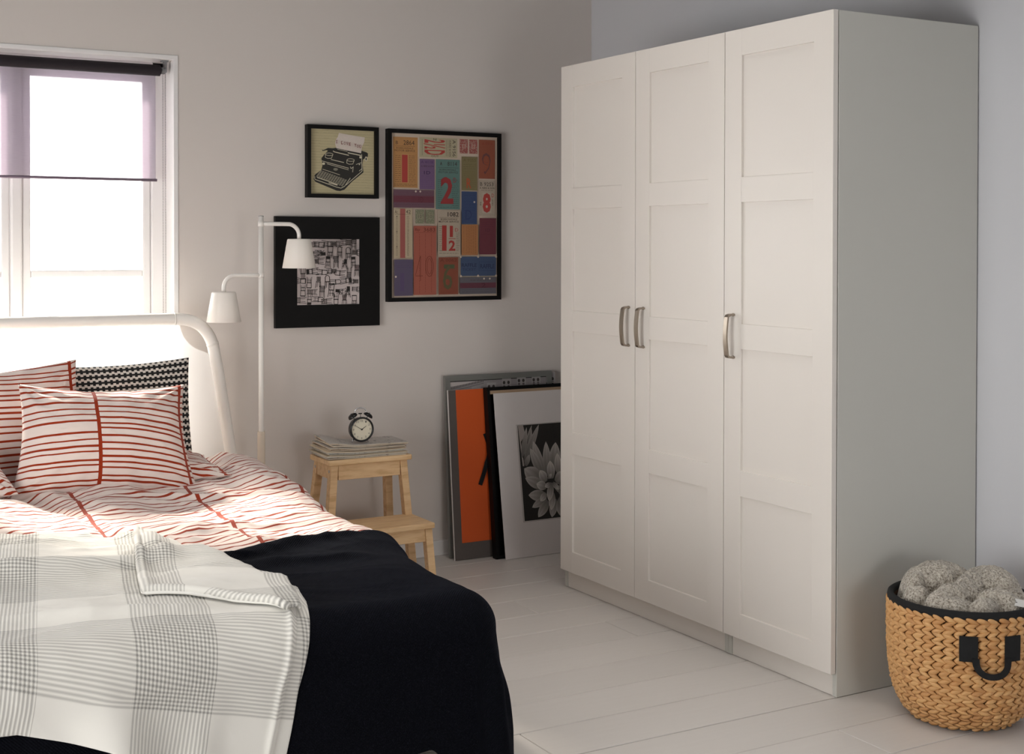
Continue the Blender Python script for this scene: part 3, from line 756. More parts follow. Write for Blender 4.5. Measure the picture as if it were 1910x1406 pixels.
# ------------------------------------------------------------------ step stool
st = empty('step_stool', (-.63, 1.88, 0)); tag(st, 'pine step stool with a lower step, used as a bedside table', 'stool')
def sp_(name, bm, mat=M['pine'], parent=st):
    bmesh.ops.translate(bm, verts=bm.verts, vec=-Vector(st.location)); return obj(name, bm, mat, parent)
TX0, TX1, TY0, TY1, TZ = -.812, -.462, 1.862, 2.062, .500
bm = NB(); box(bm, (TX0, TY0, TZ - .021), (TX1, TY1, TZ), .004, 3); sp_('top_board', bm)
SZ = .262
bm = NB(); box(bm, (TX0 - .022, 1.675, SZ - .021), (TX1 + .008, 1.888, SZ), .004, 3); sp_('step_board', bm)
def leg(x0, y0, z1, x1, y1, w=.030, dd=.034):
    """leg from (x0,y0,z1) at the top to (x1,y1,0) on the floor"""
    bm = NB()
    qa = [(x1 - w / 2, y1 - dd / 2, 0), (x1 + w / 2, y1 - dd / 2, 0), (x1 + w / 2, y1 + dd / 2, 0), (x1 - w / 2, y1 + dd / 2, 0)]
    qb = [(x0 - w / 2, y0 - dd / 2, z1), (x0 + w / 2, y0 - dd / 2, z1), (x0 + w / 2, y0 + dd / 2, z1), (x0 - w / 2, y0 + dd / 2, z1)]
    prism(bm, qa, qb, .0025); return sp_('leg', bm)
for s, xt in ((-1, TX0 + .030), (1, TX1 - .030)):
    leg(xt, TY0 + .030, TZ - .022, xt + s * .040, TY0 + .010)
    leg(xt, TY1 - .026, TZ - .022, xt + s * .040, TY1 + .030)
    leg(xt + s * .016, 1.702, SZ - .022, xt + s * .034, 1.690)
z0, z1 = TZ - .080, TZ - .022
bm = NB(); box(bm, (TX0 + .045, TY0 + .014, z0), (TX1 - .045, TY0 + .032, z1), .002); sp_('apron', bm)
bm = NB(); box(bm, (TX0 + .045, TY1 - .030, z0), (TX1 - .045, TY1 - .014, z1), .002); sp_('apron', bm)
for x in (TX0 + .014, TX1 - .032):
    bm = NB(); box(bm, (x, TY0 + .046, z0 + .004), (x + .018, TY1 - .042, z1), .002); sp_('apron', bm)
z0, z1 = SZ - .072, SZ - .022
bm = NB(); box(bm, (TX0 + .022, 1.690, z0), (TX1 - .022, 1.706, z1), .002); sp_('apron', bm)
for x in (TX0 + .002, TX1 - .016):
    bm = NB(); box(bm, (x, 1.718, z0 + .004), (x + .014, 1.858, z1), .002); sp_('apron', bm)
bm = NB(); box(bm, (TX0 + .004, TY1 - .018, .16), (TX1 - .004, TY1 - .004, .20), .002); sp_('stretcher', bm)
for y in (TY0 + .030, TY1 - .026):
    bm = NB(); lathe(bm, [(0, 0), (.0062, 0), (.0062, .0016), (.0032, .0022), (0, .0012)], 18, Matrix.Translation((TX0 + .0135, y, TZ - .046)) @ Matrix.Rotation(-PI / 2, 4, 'Y')); sp_('screw', bm, M['chrome'])

# ------------------------------------------------------------------ printed matter on the stool
mag_rnd = random.Random(5)
mz = TZ + .0006
magspec = [  # x0, x1, y0, thickness, curl, paper, label
    (-.812, -.484, 1.868, .0050, .004, 3, 'lowest magazine of the stack on the pine stool'),
    (-.822, -.478, 1.866, .0066, .008, 2, 'cream magazine second from the bottom of the stack'),
    (-.806, -.490, 1.878, .0050, .008, 4, 'blue-grey magazine third from the bottom of the stack'),
    (-.818, -.482, 1.872, .0066, .014, 2, 'cream magazine in the middle of the stack on the stool'),
    (-.802, -.476, 1.884, .0050, .013, 3, 'brown magazine just above the middle of the stack'),
    (-.806, -.486, 1.874, .0056, .018, 1, 'folded grey newspaper third from the top of the stack'),
    (-.792, -.474, 1.882, .0056, .020, 0, 'folded pale newspaper second from the top of the stack'),
    (-.798, -.470, 1.876, .0060, .025, 1, 'topmost folded newspaper with the alarm clock on it')]
for k, (xa, xb, ya, th, curl, pp, lab) in enumerate(magspec):
    L = xb - xa; D = .178; n = 26
    rot = R_(mag_rnd.uniform(-3.0, 3.0)) if k else 0
    root = empty('newspaper' if 'newspaper' in lab else 'magazine', ((xa + xb) / 2, ya + D / 2, mz), (0, 0, rot)); tag(root, lab, 'newspaper' if 'newspaper' in lab else 'magazine', 'stack of papers on the stool')
    def zc_(s, y):   # left end curls up
        return curl * sstep(.42, .0, np.array(s)) * (.5 + .5 * y) + .0005 * math.sin(s * 11 + k)
    for name, a, b, ins, mat in (('cover', th - .0007, th, 0, PAP[pp]), ('pages', .0007, th - .0008, .0015, M['pages']), ('back_cover', 0, .0006, 0, PAP[(pp + 2) % 5])):
        bm = NB(); rows_ = []
        for i in range(n + 1):
            s = i / n; col_ = []
            for y, zz in ((0, a), (1, a), (1, b), (0, b)):
                col_.append(bm.verts.new((-L / 2 + ins + (L - 2 * ins) * s, -D / 2 + ins + (D - 2 * ins) * y, zz + float(zc_(s, y)))))
            rows_.append(col_)
        for p_, q_ in zip(rows_, rows_[1:]):
            for j in range(4): bm.faces.new((p_[j], p_[(j + 1) % 4], q_[(j + 1) % 4], q_[j]))
        bm.faces.new(rows_[0][::-1]); bm.faces.new(rows_[-1]); bmesh.ops.recalc_face_normals(bm, faces=bm.faces)
        obj(name, bm, mat, root)
    mz += th + .0006

# ------------------------------------------------------------------ flat print helper
def lin(c):
    c = srgb(*c); return c
class Art:
    """polygons in picture coordinates (x right 0..w, y up 0..h, metres), each with a colour; later ones lie above earlier ones"""
    def __init__(s): s.v = []; s.f = []; s.c = []; s.k = 0
    def poly(s, pts, col, cols=None, layer=True):
        if layer: s.k += 1
        i0 = len(s.v)
        for i, p in enumerate(pts):
            s.v.append((p[0], -.000012 * s.k, p[1])); s.c.append(lin(cols[i] if cols else col))
        s.f.append(tuple(range(i0, i0 + len(pts))))
    def tri(s, pts, faces, cols):
        s.k += 1; i0 = len(s.v)
        for p, c in zip(pts, cols): s.v.append((p[0], -.000012 * s.k, p[1])); s.c.append(lin(c))
        for f in faces: s.f.append(tuple(i0 + i for i in f))
    def rect(s, x0, y0, x1, y1, col): s.poly([(x0, y0), (x1, y0), (x1, y1), (x0, y1)], col)
    def line(s, a, b, w, col, layer=True):
        dx, dy = b[0] - a[0], b[1] - a[1]; L = math.hypot(dx, dy) or 1e-9; nx, ny = -dy / L * w / 2, dx / L * w / 2
        s.poly([(a[0] - nx, a[1] - ny), (b[0] - nx, b[1] - ny), (b[0] + nx, b[1] + ny), (a[0] + nx, a[1] + ny)], col, layer=layer)
    def path(s, pts, w, col, close=False):
        s.k += 1
        pts = list(pts) + ([pts[0]] if close else [])
        for a, b in zip(pts, pts[1:]): s.line(a, b, w, col, False)
    def ellipse(s, cx, cy, rx, ry, col, n=20, w=None, rot=0):
        P = [(cx + rx * math.cos(a) * math.cos(rot) - ry * math.sin(a) * math.sin(rot), cy + rx * math.cos(a) * math.sin(rot) + ry * math.sin(a) * math.cos(rot)) for a in [2 * PI * i / n for i in range(n)]]
        if w: s.path(P, w, col, True)
        else: s.poly(P, col)
    def text(s, txt, x0, y0, x1, y1, col, rot=0, bold=0.):
        """txt stretched to fill the box; rot in quarter turns anticlockwise"""
        cu = bpy.data.curves.new('t', 'FONT'); cu.body = txt; cu.resolution_u = 2; cu.offset = bold
        ob = bpy.data.objects.new('t', cu); C.objects.link(ob)
        dg = bpy.context.evaluated_depsgraph_get(); me = bpy.data.meshes.new_from_object(ob.evaluated_get(dg))
        co = np.array([v.co[:2] for v in me.vertices]); fs = [tuple(p.vertices) for p in me.polygons]
        bpy.data.objects.remove(ob); bpy.data.curves.remove(cu); bpy.data.meshes.remove(me)
        if not len(co): return
        lo, hi = co.min(0), co.max(0); q = (co - lo) / np.maximum(hi - lo, 1e-6)
        for _ in range(rot % 4): q = np.stack([1 - q[:, 1], q[:, 0]], 1)
        s.tri([(x0 + (x1 - x0) * a, y0 + (y1 - y0) * b) for a, b in q], fs, [col] * len(q))
    def build(s, name, parent, loc=(0, 0, 0)):
        me = bpy.data.meshes.new(name); me.from_pydata(s.v, [], s.f)
        at = me.color_attributes.new('ink', 'FLOAT_COLOR', 'POINT'); at.data.foreach_set('color', np.array(s.c, dtype=np.float32).ravel())
        me.materials.append(M['print']); me.update()
        bm = NB(); bm.from_mesh(me)
        for f in bm.faces:
            if f.normal.y > 0: f.normal_flip()
        bm.to_mesh(me); bm.free()
        o = bpy.data.objects.new(name, me); C.objects.link(o); o.parent = parent; o.location = loc; return o

def framed(name, x, z, w, h, depth, rail, label, frame_mat, back_mat, inner=.006, y=YB, rot=(0, 0, 0), glass=False):
    """picture frame whose back lies at y; origin at bottom left front corner"""
    root = empty(name, (x, y - depth - .0015, z), rot); tag(root, label, 'picture')
    def rail_(pts): bm = NB(); prism(bm, *pts); return obj('frame_rail', bm, frame_mat, root)
    m = rail
    # mitred rails
    for (a, b, c, d) in (((0, 0), (w, 0), (w - m, m), (m, m)), ((w, 0), (w, h), (w - m, h - m), (w - m, m)), ((w, h), (0, h), (m, h - m), (w - m, h - m)), ((0, h), (0, 0), (m, m), (m, h - m))):
        q = [(p[0], 0, p[1]) for p in (a, b, c, d)]; q2 = [(p[0], depth, p[1]) for p in (a, b, c, d)]
        rail_((q, q2))
    bm = NB(); box(bm, (m * .8, inner, m * .8), (w - m * .8, depth - .001, h - m * .8)); obj('backing', bm, back_mat, root)
    return root

# typewriter picture
fw, fh = .313, .294
tw = framed('framed_picture', -.773, 1.514, fw, fh, .030, .0155, 'small black box frame with a typewriter print reading I LOVE YOU', M['black_wood'], plain('aged_lined_paper', srgb(188, 178, 142), .8), .018)
ar = Art(); AW, AH = fw - .031, fh - .031
def TW(p):   # crop pixels -> picture
    u = (p[0] - 222) / 893; v = (p[1] - (170 + 35 * u)) / (1015 - 35 * u); return (u * AW, (1 - v) * AH)
cr, bk, ow = (196, 184, 146), (36, 36, 34), (214, 206, 182)
ar.rect(0, 0, AW, AH, cr)
rl = random.Random(2)
for i in range(24):
    y = AH * (i + .5) / 24; ar.line((0, y), (AW, y), .0007, (150, 146, 118))
    for j in range(4):
        xx = rl.uniform(0, AW * .9); ar.line((xx, y + .002), (xx + rl.uniform(.01, .03), y + .002), .0005, (132, 122, 92))
def P_(pts, col): ar.poly([TW(p) for p in pts], col)
def L_(pts, w=7, col=ow): ar.path([TW(p) for p in pts], w * AW / 893, col)
P_([(380, 630), (430, 560), (500, 480), (590, 465), (800, 510), (1000, 560), (1030, 545), (1025, 600), (960, 640), (950, 720), (965, 840), (800, 990), (700, 1110), (640, 1135), (590, 1130), (300, 1000), (275, 960), (290, 890), (380, 810), (395, 740)], bk)
P_([(385, 500), (400, 520), (450, 505), (520, 540), (600, 500), (560, 475), (470, 470), (410, 505)], bk)
P_([(930, 505), (1010, 530), (1030, 550), (960, 620), (930, 600)], bk)
P_([(622, 234), (800, 270), (984, 300), (975, 380), (945, 440), (932, 545), (760, 510), (586, 472), (568, 400), (580, 340), (605, 300)], (218, 206, 196))
ar.ellipse(*TW((1003, 632)), 20 * AW / 893, 32 * AW / 893, ow, 20); ar.ellipse(*TW((1003, 632)), 9 * AW / 893, 18 * AW / 893, bk, 16)
for cx_, cy_ in ((488, 568), (785, 652)):
    ar.ellipse(*TW((cx_, cy_)), 52 * AW / 893, 17 * AW / 893, ow, 24, w=.0018)
    L_([(cx_ - 52, cy_), (cx_ - 55, cy_ + 50), (cx_ - 20, cy_ + 65), (cx_ + 30, cy_ + 62), (cx_ + 50, cy_ + 5)], 6)
L_([(540, 515), (560, 530), (700, 565), (760, 580)], 10); L_([(745, 540), (930, 580)], 12); L_([(600, 488), (740, 520)], 5)
L_([(510, 648), (690, 692)], 8); L_([(385, 672), (760, 780)], 7); L_([(455, 715), (755, 805)], 6); L_([(395, 800), (635, 885)], 6)
L_([(940, 560), (940, 700), (945, 820), (720, 1040)], 8); L_([(780, 930), (700, 1060), (650, 1090), (590, 1075), (290, 960), (290, 915)], 8)
L_([(320, 930), (470, 985), (600, 1035)], 9); L_([(480, 1010), (600, 1045)], 10); L_([(860, 720), (935, 690)], 6); L_([(905, 820), (945, 780)], 7); L_([(820, 760), (812, 840)], 14, (150, 146, 130)); L_([(780, 755), (790, 785), (825, 755)], 7)
ar.ellipse(*TW((922, 608)), 16 * AW / 893, 16 * AW / 893, ow, 14); ar.ellipse(*TW((908, 718)), 9 * AW / 893, 9 * AW / 893, ow, 10)
ar.ellipse(*TW((410, 715)), 20 * AW / 893, 16 * AW / 893, ow, 14); ar.ellipse(*TW((575, 800)), 32 * AW / 893, 18 * AW / 893, (130, 126, 112), 14)
for r_ in range(5):
    for c_ in range(12):
        x_ = 375 - r_ * 13 + c_ * 31; y_ = 828 + r_ * 21 + c_ * 12.5; ar.ellipse(*TW((x_, y_)), 11 * AW / 893, 8 * AW / 893, ow, 10, w=.0010)
# typed words follow the sheet's slope
for ch, px, py in (('I', 590, 372), ('L', 665, 385), ('O', 702, 395), ('V', 737, 402), ('E', 772, 408), ('Y', 850, 425), ('O', 884, 437), ('U', 918, 443)):
    hw_ = 4 if ch == 'I' else 13
    a, b = TW((px - hw_, py + 23)), TW((px + hw_, py - 23)); ar.text(ch, a[0], a[1], b[0], b[1], (120, 42, 36), bold=.012)
    for yy in (py - 23, py + 23):
        if ch in 'ILVYU' and not (ch in 'VYU' and yy > py) : a, b = TW((px - 15, yy)), TW((px + 15, yy)); ar.line(a, b, .0010, (120, 42, 36))
ar.build('print', tw, (.0155, .0172, .0155))

# chairs picture: wide black frame
fw, fh = .452, .447
ch = framed('framed_picture', -.905, .990, fw, fh, .022, .0905, 'square picture of many small chairs in a wide black surround', M['black_wood'], M['white_board'], .004)
ar = Art(); AW, AH = fw - .181, fh - .181; ar.rect(0, 0, AW, AH, (206, 194, 192))
rc = random.Random(11); bk = (22, 18, 18); gy = (112, 98, 98)
def chair_draw(cx, cy, s, rot, kind):
    ca, sa = math.cos(rot), math.sin(rot)
    def T(x, y): return (min(max(cx + (x * ca - y * sa) * s, .0005), AW - .0005), min(max(cy + (x * sa + y * ca) * s, .0005), AH - .0005))
    def l(x0, y0, x1, y1, w=.07): ar.line(T(x0, y0), T(x1, y1), w * s * 1.35, bk)
    def p(pts, c): ar.poly([T(*q) for q in pts], c)
    sp = rc.uniform(.05, .16)
    l(-.36, 0, -.36 - sp, -1.0, .06); l(.36, 0, .36 + sp, -1.0, .06); l(-.14, 0, -.2, -.85, .05); l(.18, 0, .22, -.85, .05)
    p([(-.46, -.03), (.46, -.03), (.42, .09), (-.42, .09)], bk)
    if kind == 0: l(-.32, 0, -.34, .9); l(.32, 0, .34, .9); p([(-.36, .5), (.36, .5), (.38, .95), (-.38, .95)], bk)
    elif kind == 1:
        l(-.34, 0, -.34, .75); l(.34, 0, .34, .75)
        ar.path([T(.34 * math.cos(a), .62 + .34 * math.sin(a)) for a in [PI * i / 8 for i in range(9)]], .09 * s, bk)
    elif kind == 2:
        for i in range(5): l(-.3 + .15 * i, 0, -.33 + .165 * i, .85, .045)
        l(-.38, .88, .38, .88, .1)
    elif kind == 3:
        l(-.34, 0, -.36, .95); l(.34, 0, .36, .95)
        for i in range(4): l(-.36, .25 + .2 * i, .36, .25 + .2 * i, .08)
    elif kind == 4: p([(-.3, .1), (.3, .1), (.42, .85), (-.42, .85)], gy); ar.path([T(-.3, .1), T(.3, .1), T(.42, .85), T(-.42, .85)], .05 * s, bk, True)
    elif kind == 5: l(-.38, .55, .38, -.6, .06); l(.38, .55, -.38, -.6, .06); p([(-.1, .1), (.42, .1), (.42, .75), (-.1, .75)], bk)
    elif kind == 6: l(-.36, 0, -.42, .95); l(.36, 0, .42, .95); l(-.4, .9, .4, .9, .12); l(-.34, -.45, .34, -.45, .05)
    elif kind == 7:
        p([(-.34, .15), (.34, .15), (.36, .9), (-.36, .9)], bk)
        for i in range(3):
            for j in range(3):
                a, b = -.22 + .22 * i, .32 + .22 * j; p([(a - .05, b - .05), (a + .05, b - .05), (a + .05, b + .05), (a - .05, b + .05)], (206, 194, 192))
    if rc.random() < .4: l(-.3, -.5, .3, -.5, .05)
n_ = 7
for j in range(n_):
    for i in range(n_):
        chair_draw((i + .5 + (.22 if j % 2 else -.15) + rc.uniform(-.1, .1)) * AW / n_, (j + .5 + rc.uniform(-.16, .16)) * AH / n_, AW / n_ * rc.uniform(.60, .72), [0, 0, PI, PI / 2, -PI / 2][rc.randrange(5)] + rc.uniform(-.08, .08), rc.randrange(8))
ar.build('print', ch, (.0905, .0035, .0905))

# ticket collage
fw, fh = .538, .720
tk = framed('framed_picture', -.418, 1.086, fw, fh, .030, .0165, 'large black-framed collage of colourful old numbered tickets', M['black_wood'], M['cream_board'], .012)
ar = Art(); AW, AH = fw - .033, fh - .033; ar.rect(0, 0, AW, AH, (206, 188, 170))
def uv(u, v): return (u * AW, (1 - v) * AH)
def TR(u0, u1, v0, v1, col):
    g_ = sum(col) / 3; col = tuple((c * .84 + g_ * .16) * .90 for c in col); a = uv(u0, v1); b = uv(u1, v0); ar.rect(a[0], a[1], b[0], b[1], col)
def TT(s, u0, u1, v0, v1, col, rot=0, bold=0.): a = uv(u0, v1); b = uv(u1, v0); ar.text(s, a[0], a[1], b[0], b[1], col, rot, bold)
rt = random.Random(9)
def fine(u0, u1, v0, v1, col, n, dash=4, vert=False):
    """rows of small type, as short printed dashes"""
    for i in range(n):
        if vert:
            u = u0 + (u1 - u0) * (i + .5) / n; v = v0
            while v < v1 - .004:
                L = rt.uniform(.006, .02); ar.line(uv(u, v), uv(u, min(v + L, v1)), .0011, col, True); v += L + .004
        else:
            v = v0 + (v1 - v0) * (i + .5) / n; u = u0
            while u < u1 - .004:
                L = rt.uniform(.01, .035); ar.line(uv(u, v), uv(min(u + L, u1), v), .0012, col, True); u += L + .006
K = (52, 40, 34); RD = (176, 62, 56)
TR(.02, .245, .022, .33, (218, 152, 82)); TT('B', .045, .065, .047, .067, K); TT('2864', .115, .215, .042, .070, K); ar.line(uv(.04, .078), uv(.22, .078), .001, K)
TT('BORROWDALE', .05, .205, .085, .095, K); TT('MOTOR SERVICE', .035, .22, .099, .111, K); fine(.04, .09, .13, .30, K, 14); fine(.165, .225, .13, .30, K, 14); TR(.095, .16, .125, .30, (226, 164, 100)); TT('1', .10, .152, .13, .298, RD, bold=.03); fine(.03, .235, .305, .322, K, 2)
TR(.26, .615, .018, .14, (204, 190, 152)); ar.line(uv(.285, .03), uv(.285, .13), .001, K); TT('2½D', .30, .50, .03, .125, RD, rot=3, bold=.02); TT('IN', .39, .42, .022, .036, K, rot=2); TT('OUT', .37, .44, .126, .137, K)
ar.line(uv(.51, .03), uv(.51, .13), .001, K); fine(.522, .532, .03, .13, K, 1, vert=True); TT('A 9156', .57, .60, .028, .13, K, rot=3); TT('A.REED & SON', .538, .556, .03, .13, K, rot=3)
for a in (.638, .728):
    TR(a, a + .078, .02, .108, (190, 92, 84))
    for q in range(70): u_, v_ = a + rt.random() * .074, .022 + rt.random() * .082; TR(u_, u_ + .005, v_, v_ + .003, (222, 190, 168))
    TR(a + .022, a + .056, .05, .078, (214, 176, 156)); TT('8', a + .030, a + .048, .052, .076, RD)
TR(.82, .977, .018, .262, (176, 84, 54)); TT('A 0716', .85, .955, .035, .05, (140, 56, 36)); TT('9', .85, .935, .10, .235, (104, 62, 62), bold=.0); TT('9', .862, .925, .115, .22, (150, 76, 52))
TR(.26, .40, .152, .338, (128, 92, 140)); TT('A 4118', .272, .385, .163, .178, (76, 50, 96)); TT('A. REED & SON', .275, .39, .19, .20, K); TT('1D', .30, .36, .225, .245, (60, 36, 80), bold=.02); fine(.275, .385, .25, .325, (98, 68, 116), 6)
TR(.41, .637, .15, .458, (100, 144, 136)); TT('A', .45, .47, .165, .187, K, bold=.02); TT('8114', .52, .61, .163, .189, K); ar.line(uv(.43, .20), uv(.625, .20), .001, K); TT('BORROWDALE', .445, .60, .208, .219, K); TT('MOTOR SERVICE', .435, .62, .223, .235, K)
fine(.43, .47, .27, .44, K, 14); fine(.56, .625, .27, .44, K, 14); TT('2', .455, .575, .258, .425, (150, 48, 50), bold=.03); TT('D', .575, .602, .262, .292, (150, 48, 50)); fine(.43, .62, .44, .452, K, 1)
TR(.652, .805, .128, .338, (146, 130, 82)); TT('A 9255', .67, .79, .14, .158, (104, 92, 52)); fine(.67, .79, .17, .21, (98, 84, 50), 3); fine(.67, .79, .215, .32, (120, 104, 64), 8); TT('R', .70, .745, .262, .325, (184, 86, 50), bold=.02)
TR(.652, .80, .345, .548, (52, 76, 128)); fine(.675, .78, .36, .53, (40, 58, 104), 9); TT('D', .69, .75, .46, .52, (38, 54, 98)); ar.ellipse(*uv(.775, .41), .004, .004, (216, 200, 186), 12)
TR(.818, .977, .272, .495, (202, 182, 160)); TT('B 9253', .83, .96, .285, .308, K); TT('A. REED & SON', .825, .968, .315, .326, K, bold=.01); fine(.84, .96, .332, .338, K, 1); TR(.852, .94, .35, .478, (212, 194, 172)); TT('8', .855, .935, .352, .476, RD, bold=.045); TT('D', .942, .965, .355, .378, RD); TT('IN', .828, .842, .41, .43, K, rot=1); TT('OUT', .945, .96, .39, .43, K, rot=1)
TR(.02, .393, .342, .452, (122, 80, 98)); TR(.02, .393, .38, .42, (126, 48, 68)); fine(.19, .38, .352, .44, (90, 44, 66), 6); fine(.03, .18, .352, .44, (104, 64, 84), 6); TT('1D', .25, .29, .385, .418, (88, 30, 50))
for u_ in (.222, .263): ar.ellipse(*uv(u_, .352), .0042, .0042, (216, 200, 186), 12)
TR(.018, .19, .458, .758, (214, 192, 156)); TT('Ac', .03, .055, .468, .488, K); TT('5742', .085, .175, .466, .488, K); TR(.078, .125, .458, .758, (190, 92, 84)); ar.line(uv(.03, .493), uv(.175, .493), .001, K)
for i in range(24):
    v_ = .503 + i * .0102
    for u_, tx in ((.045, str((i * 7) % 9 + 1)), (.14, str(i + 10))): TT(tx, u_, u_ + (.008 if u_ < .1 else .018), v_, v_ + .007, K)
for a in (.218, .312):
    TR(a, a + .08, .462, .548, (142, 142, 110))
    for q in range(70): u_, v_ = a + rt.random() * .075, .464 + rt.random() * .08; TR(u_, u_ + .005, v_, v_ + .003, (196, 188, 156))
    TR(a + .022, a + .060, .49, .518, (176, 170, 136)); TT('10', a + .026, a + .056, .493, .515, K)
TR(.20, .41, .562, .985, (196, 96, 74)); TT('Bp', .214, .258, .577, .597, (96, 34, 26)); TT('3683', .292, .398, .573, .597, (96, 34, 26)); ar.line(uv(.22, .603), uv(.40, .603), .001, (110, 40, 30))
for u_ in (.25, .305, .36): fine(u_, u_ + .008, .61, .975, (116, 44, 34), 1, vert=True)
for q in ([(.215, .865), (.262, .745), (.262, .90)], [(.213, .868), (.285, .868)]): ar.path([uv(*p_) for p_ in q], .0018, (110, 40, 30))
c_ = uv(.345, .81); ar.ellipse(c_[0], c_[1], .030 * AW * 1.2, .062 * AH, (110, 40, 30), 28, w=.0018); ar.ellipse(c_[0], c_[1], .017 * AW * 1.2, .048 * AH, (110, 40, 30), 28, w=.0014)
TR(.424, .635, .465, .745, (200, 180, 156)); TT('1082', .515, .62, .475, .503, K, bold=.02); ar.line(uv(.435, .51), uv(.62, .51), .001, K); TT('BORROWDALE', .45, .605, .515, .525, K, bold=.01); TT('MOTOR SERVICE', .432, .62, .529, .54, K, bold=.01)
fine(.435, .465, .56, .72, K, 14); fine(.595, .625, .60, .72, K, 11); TT('1', .462, .505, .558, .715, (160, 48, 42), bold=.05); TT('1', .535, .565, .56, .63, (160, 48, 42), bold=.03); ar.line(uv(.525, .64), uv(.59, .64), .0025, (160, 48, 42)); TT('2', .525, .588, .65, .715, (160, 48, 42), bold=.03); TT('D', .585, .615, .575, .595, (160, 48, 42)); fine(.435, .62, .725, .735, K, 1)
TR(.43, .615, .755, .985, (160, 74, 48)); TT('A 0062', .445, .60, .763, .782, (104, 44, 30)); TR(.48, .58, .80, .825, (84, 96, 58)); TT('6', .47, .56, .80, .955, (92, 84, 54), bold=.01); fine(.45, .60, .96, .978, (120, 50, 34), 2)
TR(.648, .805, .552, .742, (206, 130, 70))
for i, u_ in enumerate((.665, .69, .705, .72, .735, .755, .775)): fine(u_, u_ + .006, .56, .732, (120, 56, 32), 1, vert=True)
TR(.818, .98, .51, .738, (124, 44, 60)); fine(.84, .96, .53, .57, (92, 30, 56), 3); TT('1D', .875, .92, .575, .595, (80, 26, 50)); fine(.835, .96, .60, .62, (92, 30, 50), 1)
TR(.638, .98, .752, .872, (60, 84, 126)); TT('RAFFLE', .648, .79, .793, .815, (30, 42, 76), bold=.02); TT('TICKET', .655, .785, .823, .84, (40, 50, 84), bold=.01); TT('RAFFLE', .825, .965, .798, .826, (30, 42, 76), bold=.02); ar.path([uv(.815, .785), uv(.97, .785), uv(.97, .84), uv(.815, .84)], .0012, (34, 50, 88), True)
for p_ in ((.638, .752), (.805, .752), (.98, .752), (.638, .872), (.805, .872), (.98, .872)): ar.ellipse(*uv(*p_), .005, .005, (206, 188, 170), 12)
TR(.63, .98, .88, .985, (104, 100, 110)); TR(.63, .98, .915, .948, (112, 46, 66)); fine(.73, .93, .893, .905, K, 1); TT('2', .835, .88, .918, .945, (74, 26, 44)); fine(.65, .96, .952, .978, (70, 66, 78), 2)
for u_ in (.862, .918): ar.ellipse(*uv(u_, .89), .0042, .0042, (216, 200, 186), 12)
TR(.02, .19, .768, .988, (98, 84, 118)); fine(.045, .17, .80, .82, (74, 62, 96), 2); TT('1', .075, .11, .85, .96, (86, 70, 106)); ar.ellipse(*uv(.034, .872), .0042, .0042, (216, 200, 186), 12)
ar.build('print', tk, (.0165, .0112, .0165))

# ------------------------------------------------------------------ pictures leaning at the wall by the wardrobe
def lean(name, x, yb, w, h, th, yt, label, cat='picture', rz=0.):
    """empty at bottom left front edge, local z runs up the leaning front face"""
    a = math.asin((yt - yb) / h); root = empty(name, (x, yb, 0.001 + 0.0), (-a, 0, rz)); tag(root, label, cat); return root
A_ = lean('leaning_picture', -.160, 2.118, .52, .765, .02, 2.172, 'silver-framed grey photograph leaning rearmost against the wall')
w, h, m, dp = .530, .768, .024, .018
for (a, b, c, d) in (((0, 0), (w, 0), (w - m, m), (m, m)), ((w, 0), (w, h), (w - m, h - m), (w - m, m)), ((w, h), (0, h), (m, h - m), (w - m, h - m)), ((0, h), (0, 0), (m, m), (m, h - m))):
    bm = NB(); prism(bm, [(p[0], 0, p[1]) for p in (a, b, c, d)], [(p[0], dp, p[1]) for p in (a, b, c, d)]); obj('frame_rail', bm, M['silver_frame'], A_)
bm = NB(); box(bm, (m - .002, .006, m - .002), (w - m + .002, dp - .002, h - m + .002)); obj('backing', bm, M['black_wood'], A_)
ar = Art(); ar.rect(.003, .003, w - 2 * m - .003, h - 2 * m - .003, (150, 144, 144)); AH = h - 2 * m - .003; rk = random.Random(4)
ar.poly([(.003, AH - .02), (.16, AH - .002), (.003, AH - .002)], (196, 188, 186)); 
for i in range(22): x_ = .008 + i * .0072; ar.rect(x_, AH - .032 + i * .0012, x_ + .004, AH - .022 + i * .0012, (88, 80, 82))
ar.line((.003, AH - .040), (.165, AH - .012), .003, (110, 104, 104))
for i in range(7):
    x0 = .03 + i * .075; y0 = AH - .085 + (i * .014 if i < 5 else .06)
    ar.rect(x0, y0, x0 + .045, y0 + .045, (168, 162, 162))
    for d_ in (.010, .032):
        yy = min(y0 + .028, AH - .010)
        ar.ellipse(x0 + d_, yy, .0065, .0075, (58, 52, 52), 14); ar.rect(x0 + d_ - .005, y0, x0 + d_ + .005, min(y0 + .016, AH - .02), (96, 90, 92)); ar.ellipse(x0 + d_, y0 - .006, .004, .004, (70, 64, 64), 10)
for i in range(16):
    x_ = rk.uniform(.01, w - 2 * m - .05); y_ = rk.uniform(.05, AH - .12); ar.rect(x_, y_, x_ + rk.uniform(.02, .06), y_ + rk.uniform(.03, .10), rk.choice([(120, 116, 116), (170, 164, 164), (96, 92, 92)]))
ar.build('print', A_, (m, .0055, m))
# portfolio: grey board with an orange sheet, black ribbon
B_ = lean('portfolio_folder', -.163, 2.072, .50, .71, .008, 2.140, 'grey portfolio folder with an orange panel leaning beside the stool', 'folder')
w, h = .50, .712
bm = NB(); box(bm, (0, .002, 0), (w, .010, h), .0008, 1); obj('back_board', bm, M['white_board'], B_)
bm = NB(); box(bm, (.0022, -.001, 0.0004), (w, .0018, h - .0006)); obj('cover', bm, M['grey_card'], B_)
bm = NB(); box(bm, (.036, -.0022, .070), (w - .04, -.0012, h - .001)); obj('orange_panel', bm, M['orange_card'], B_)
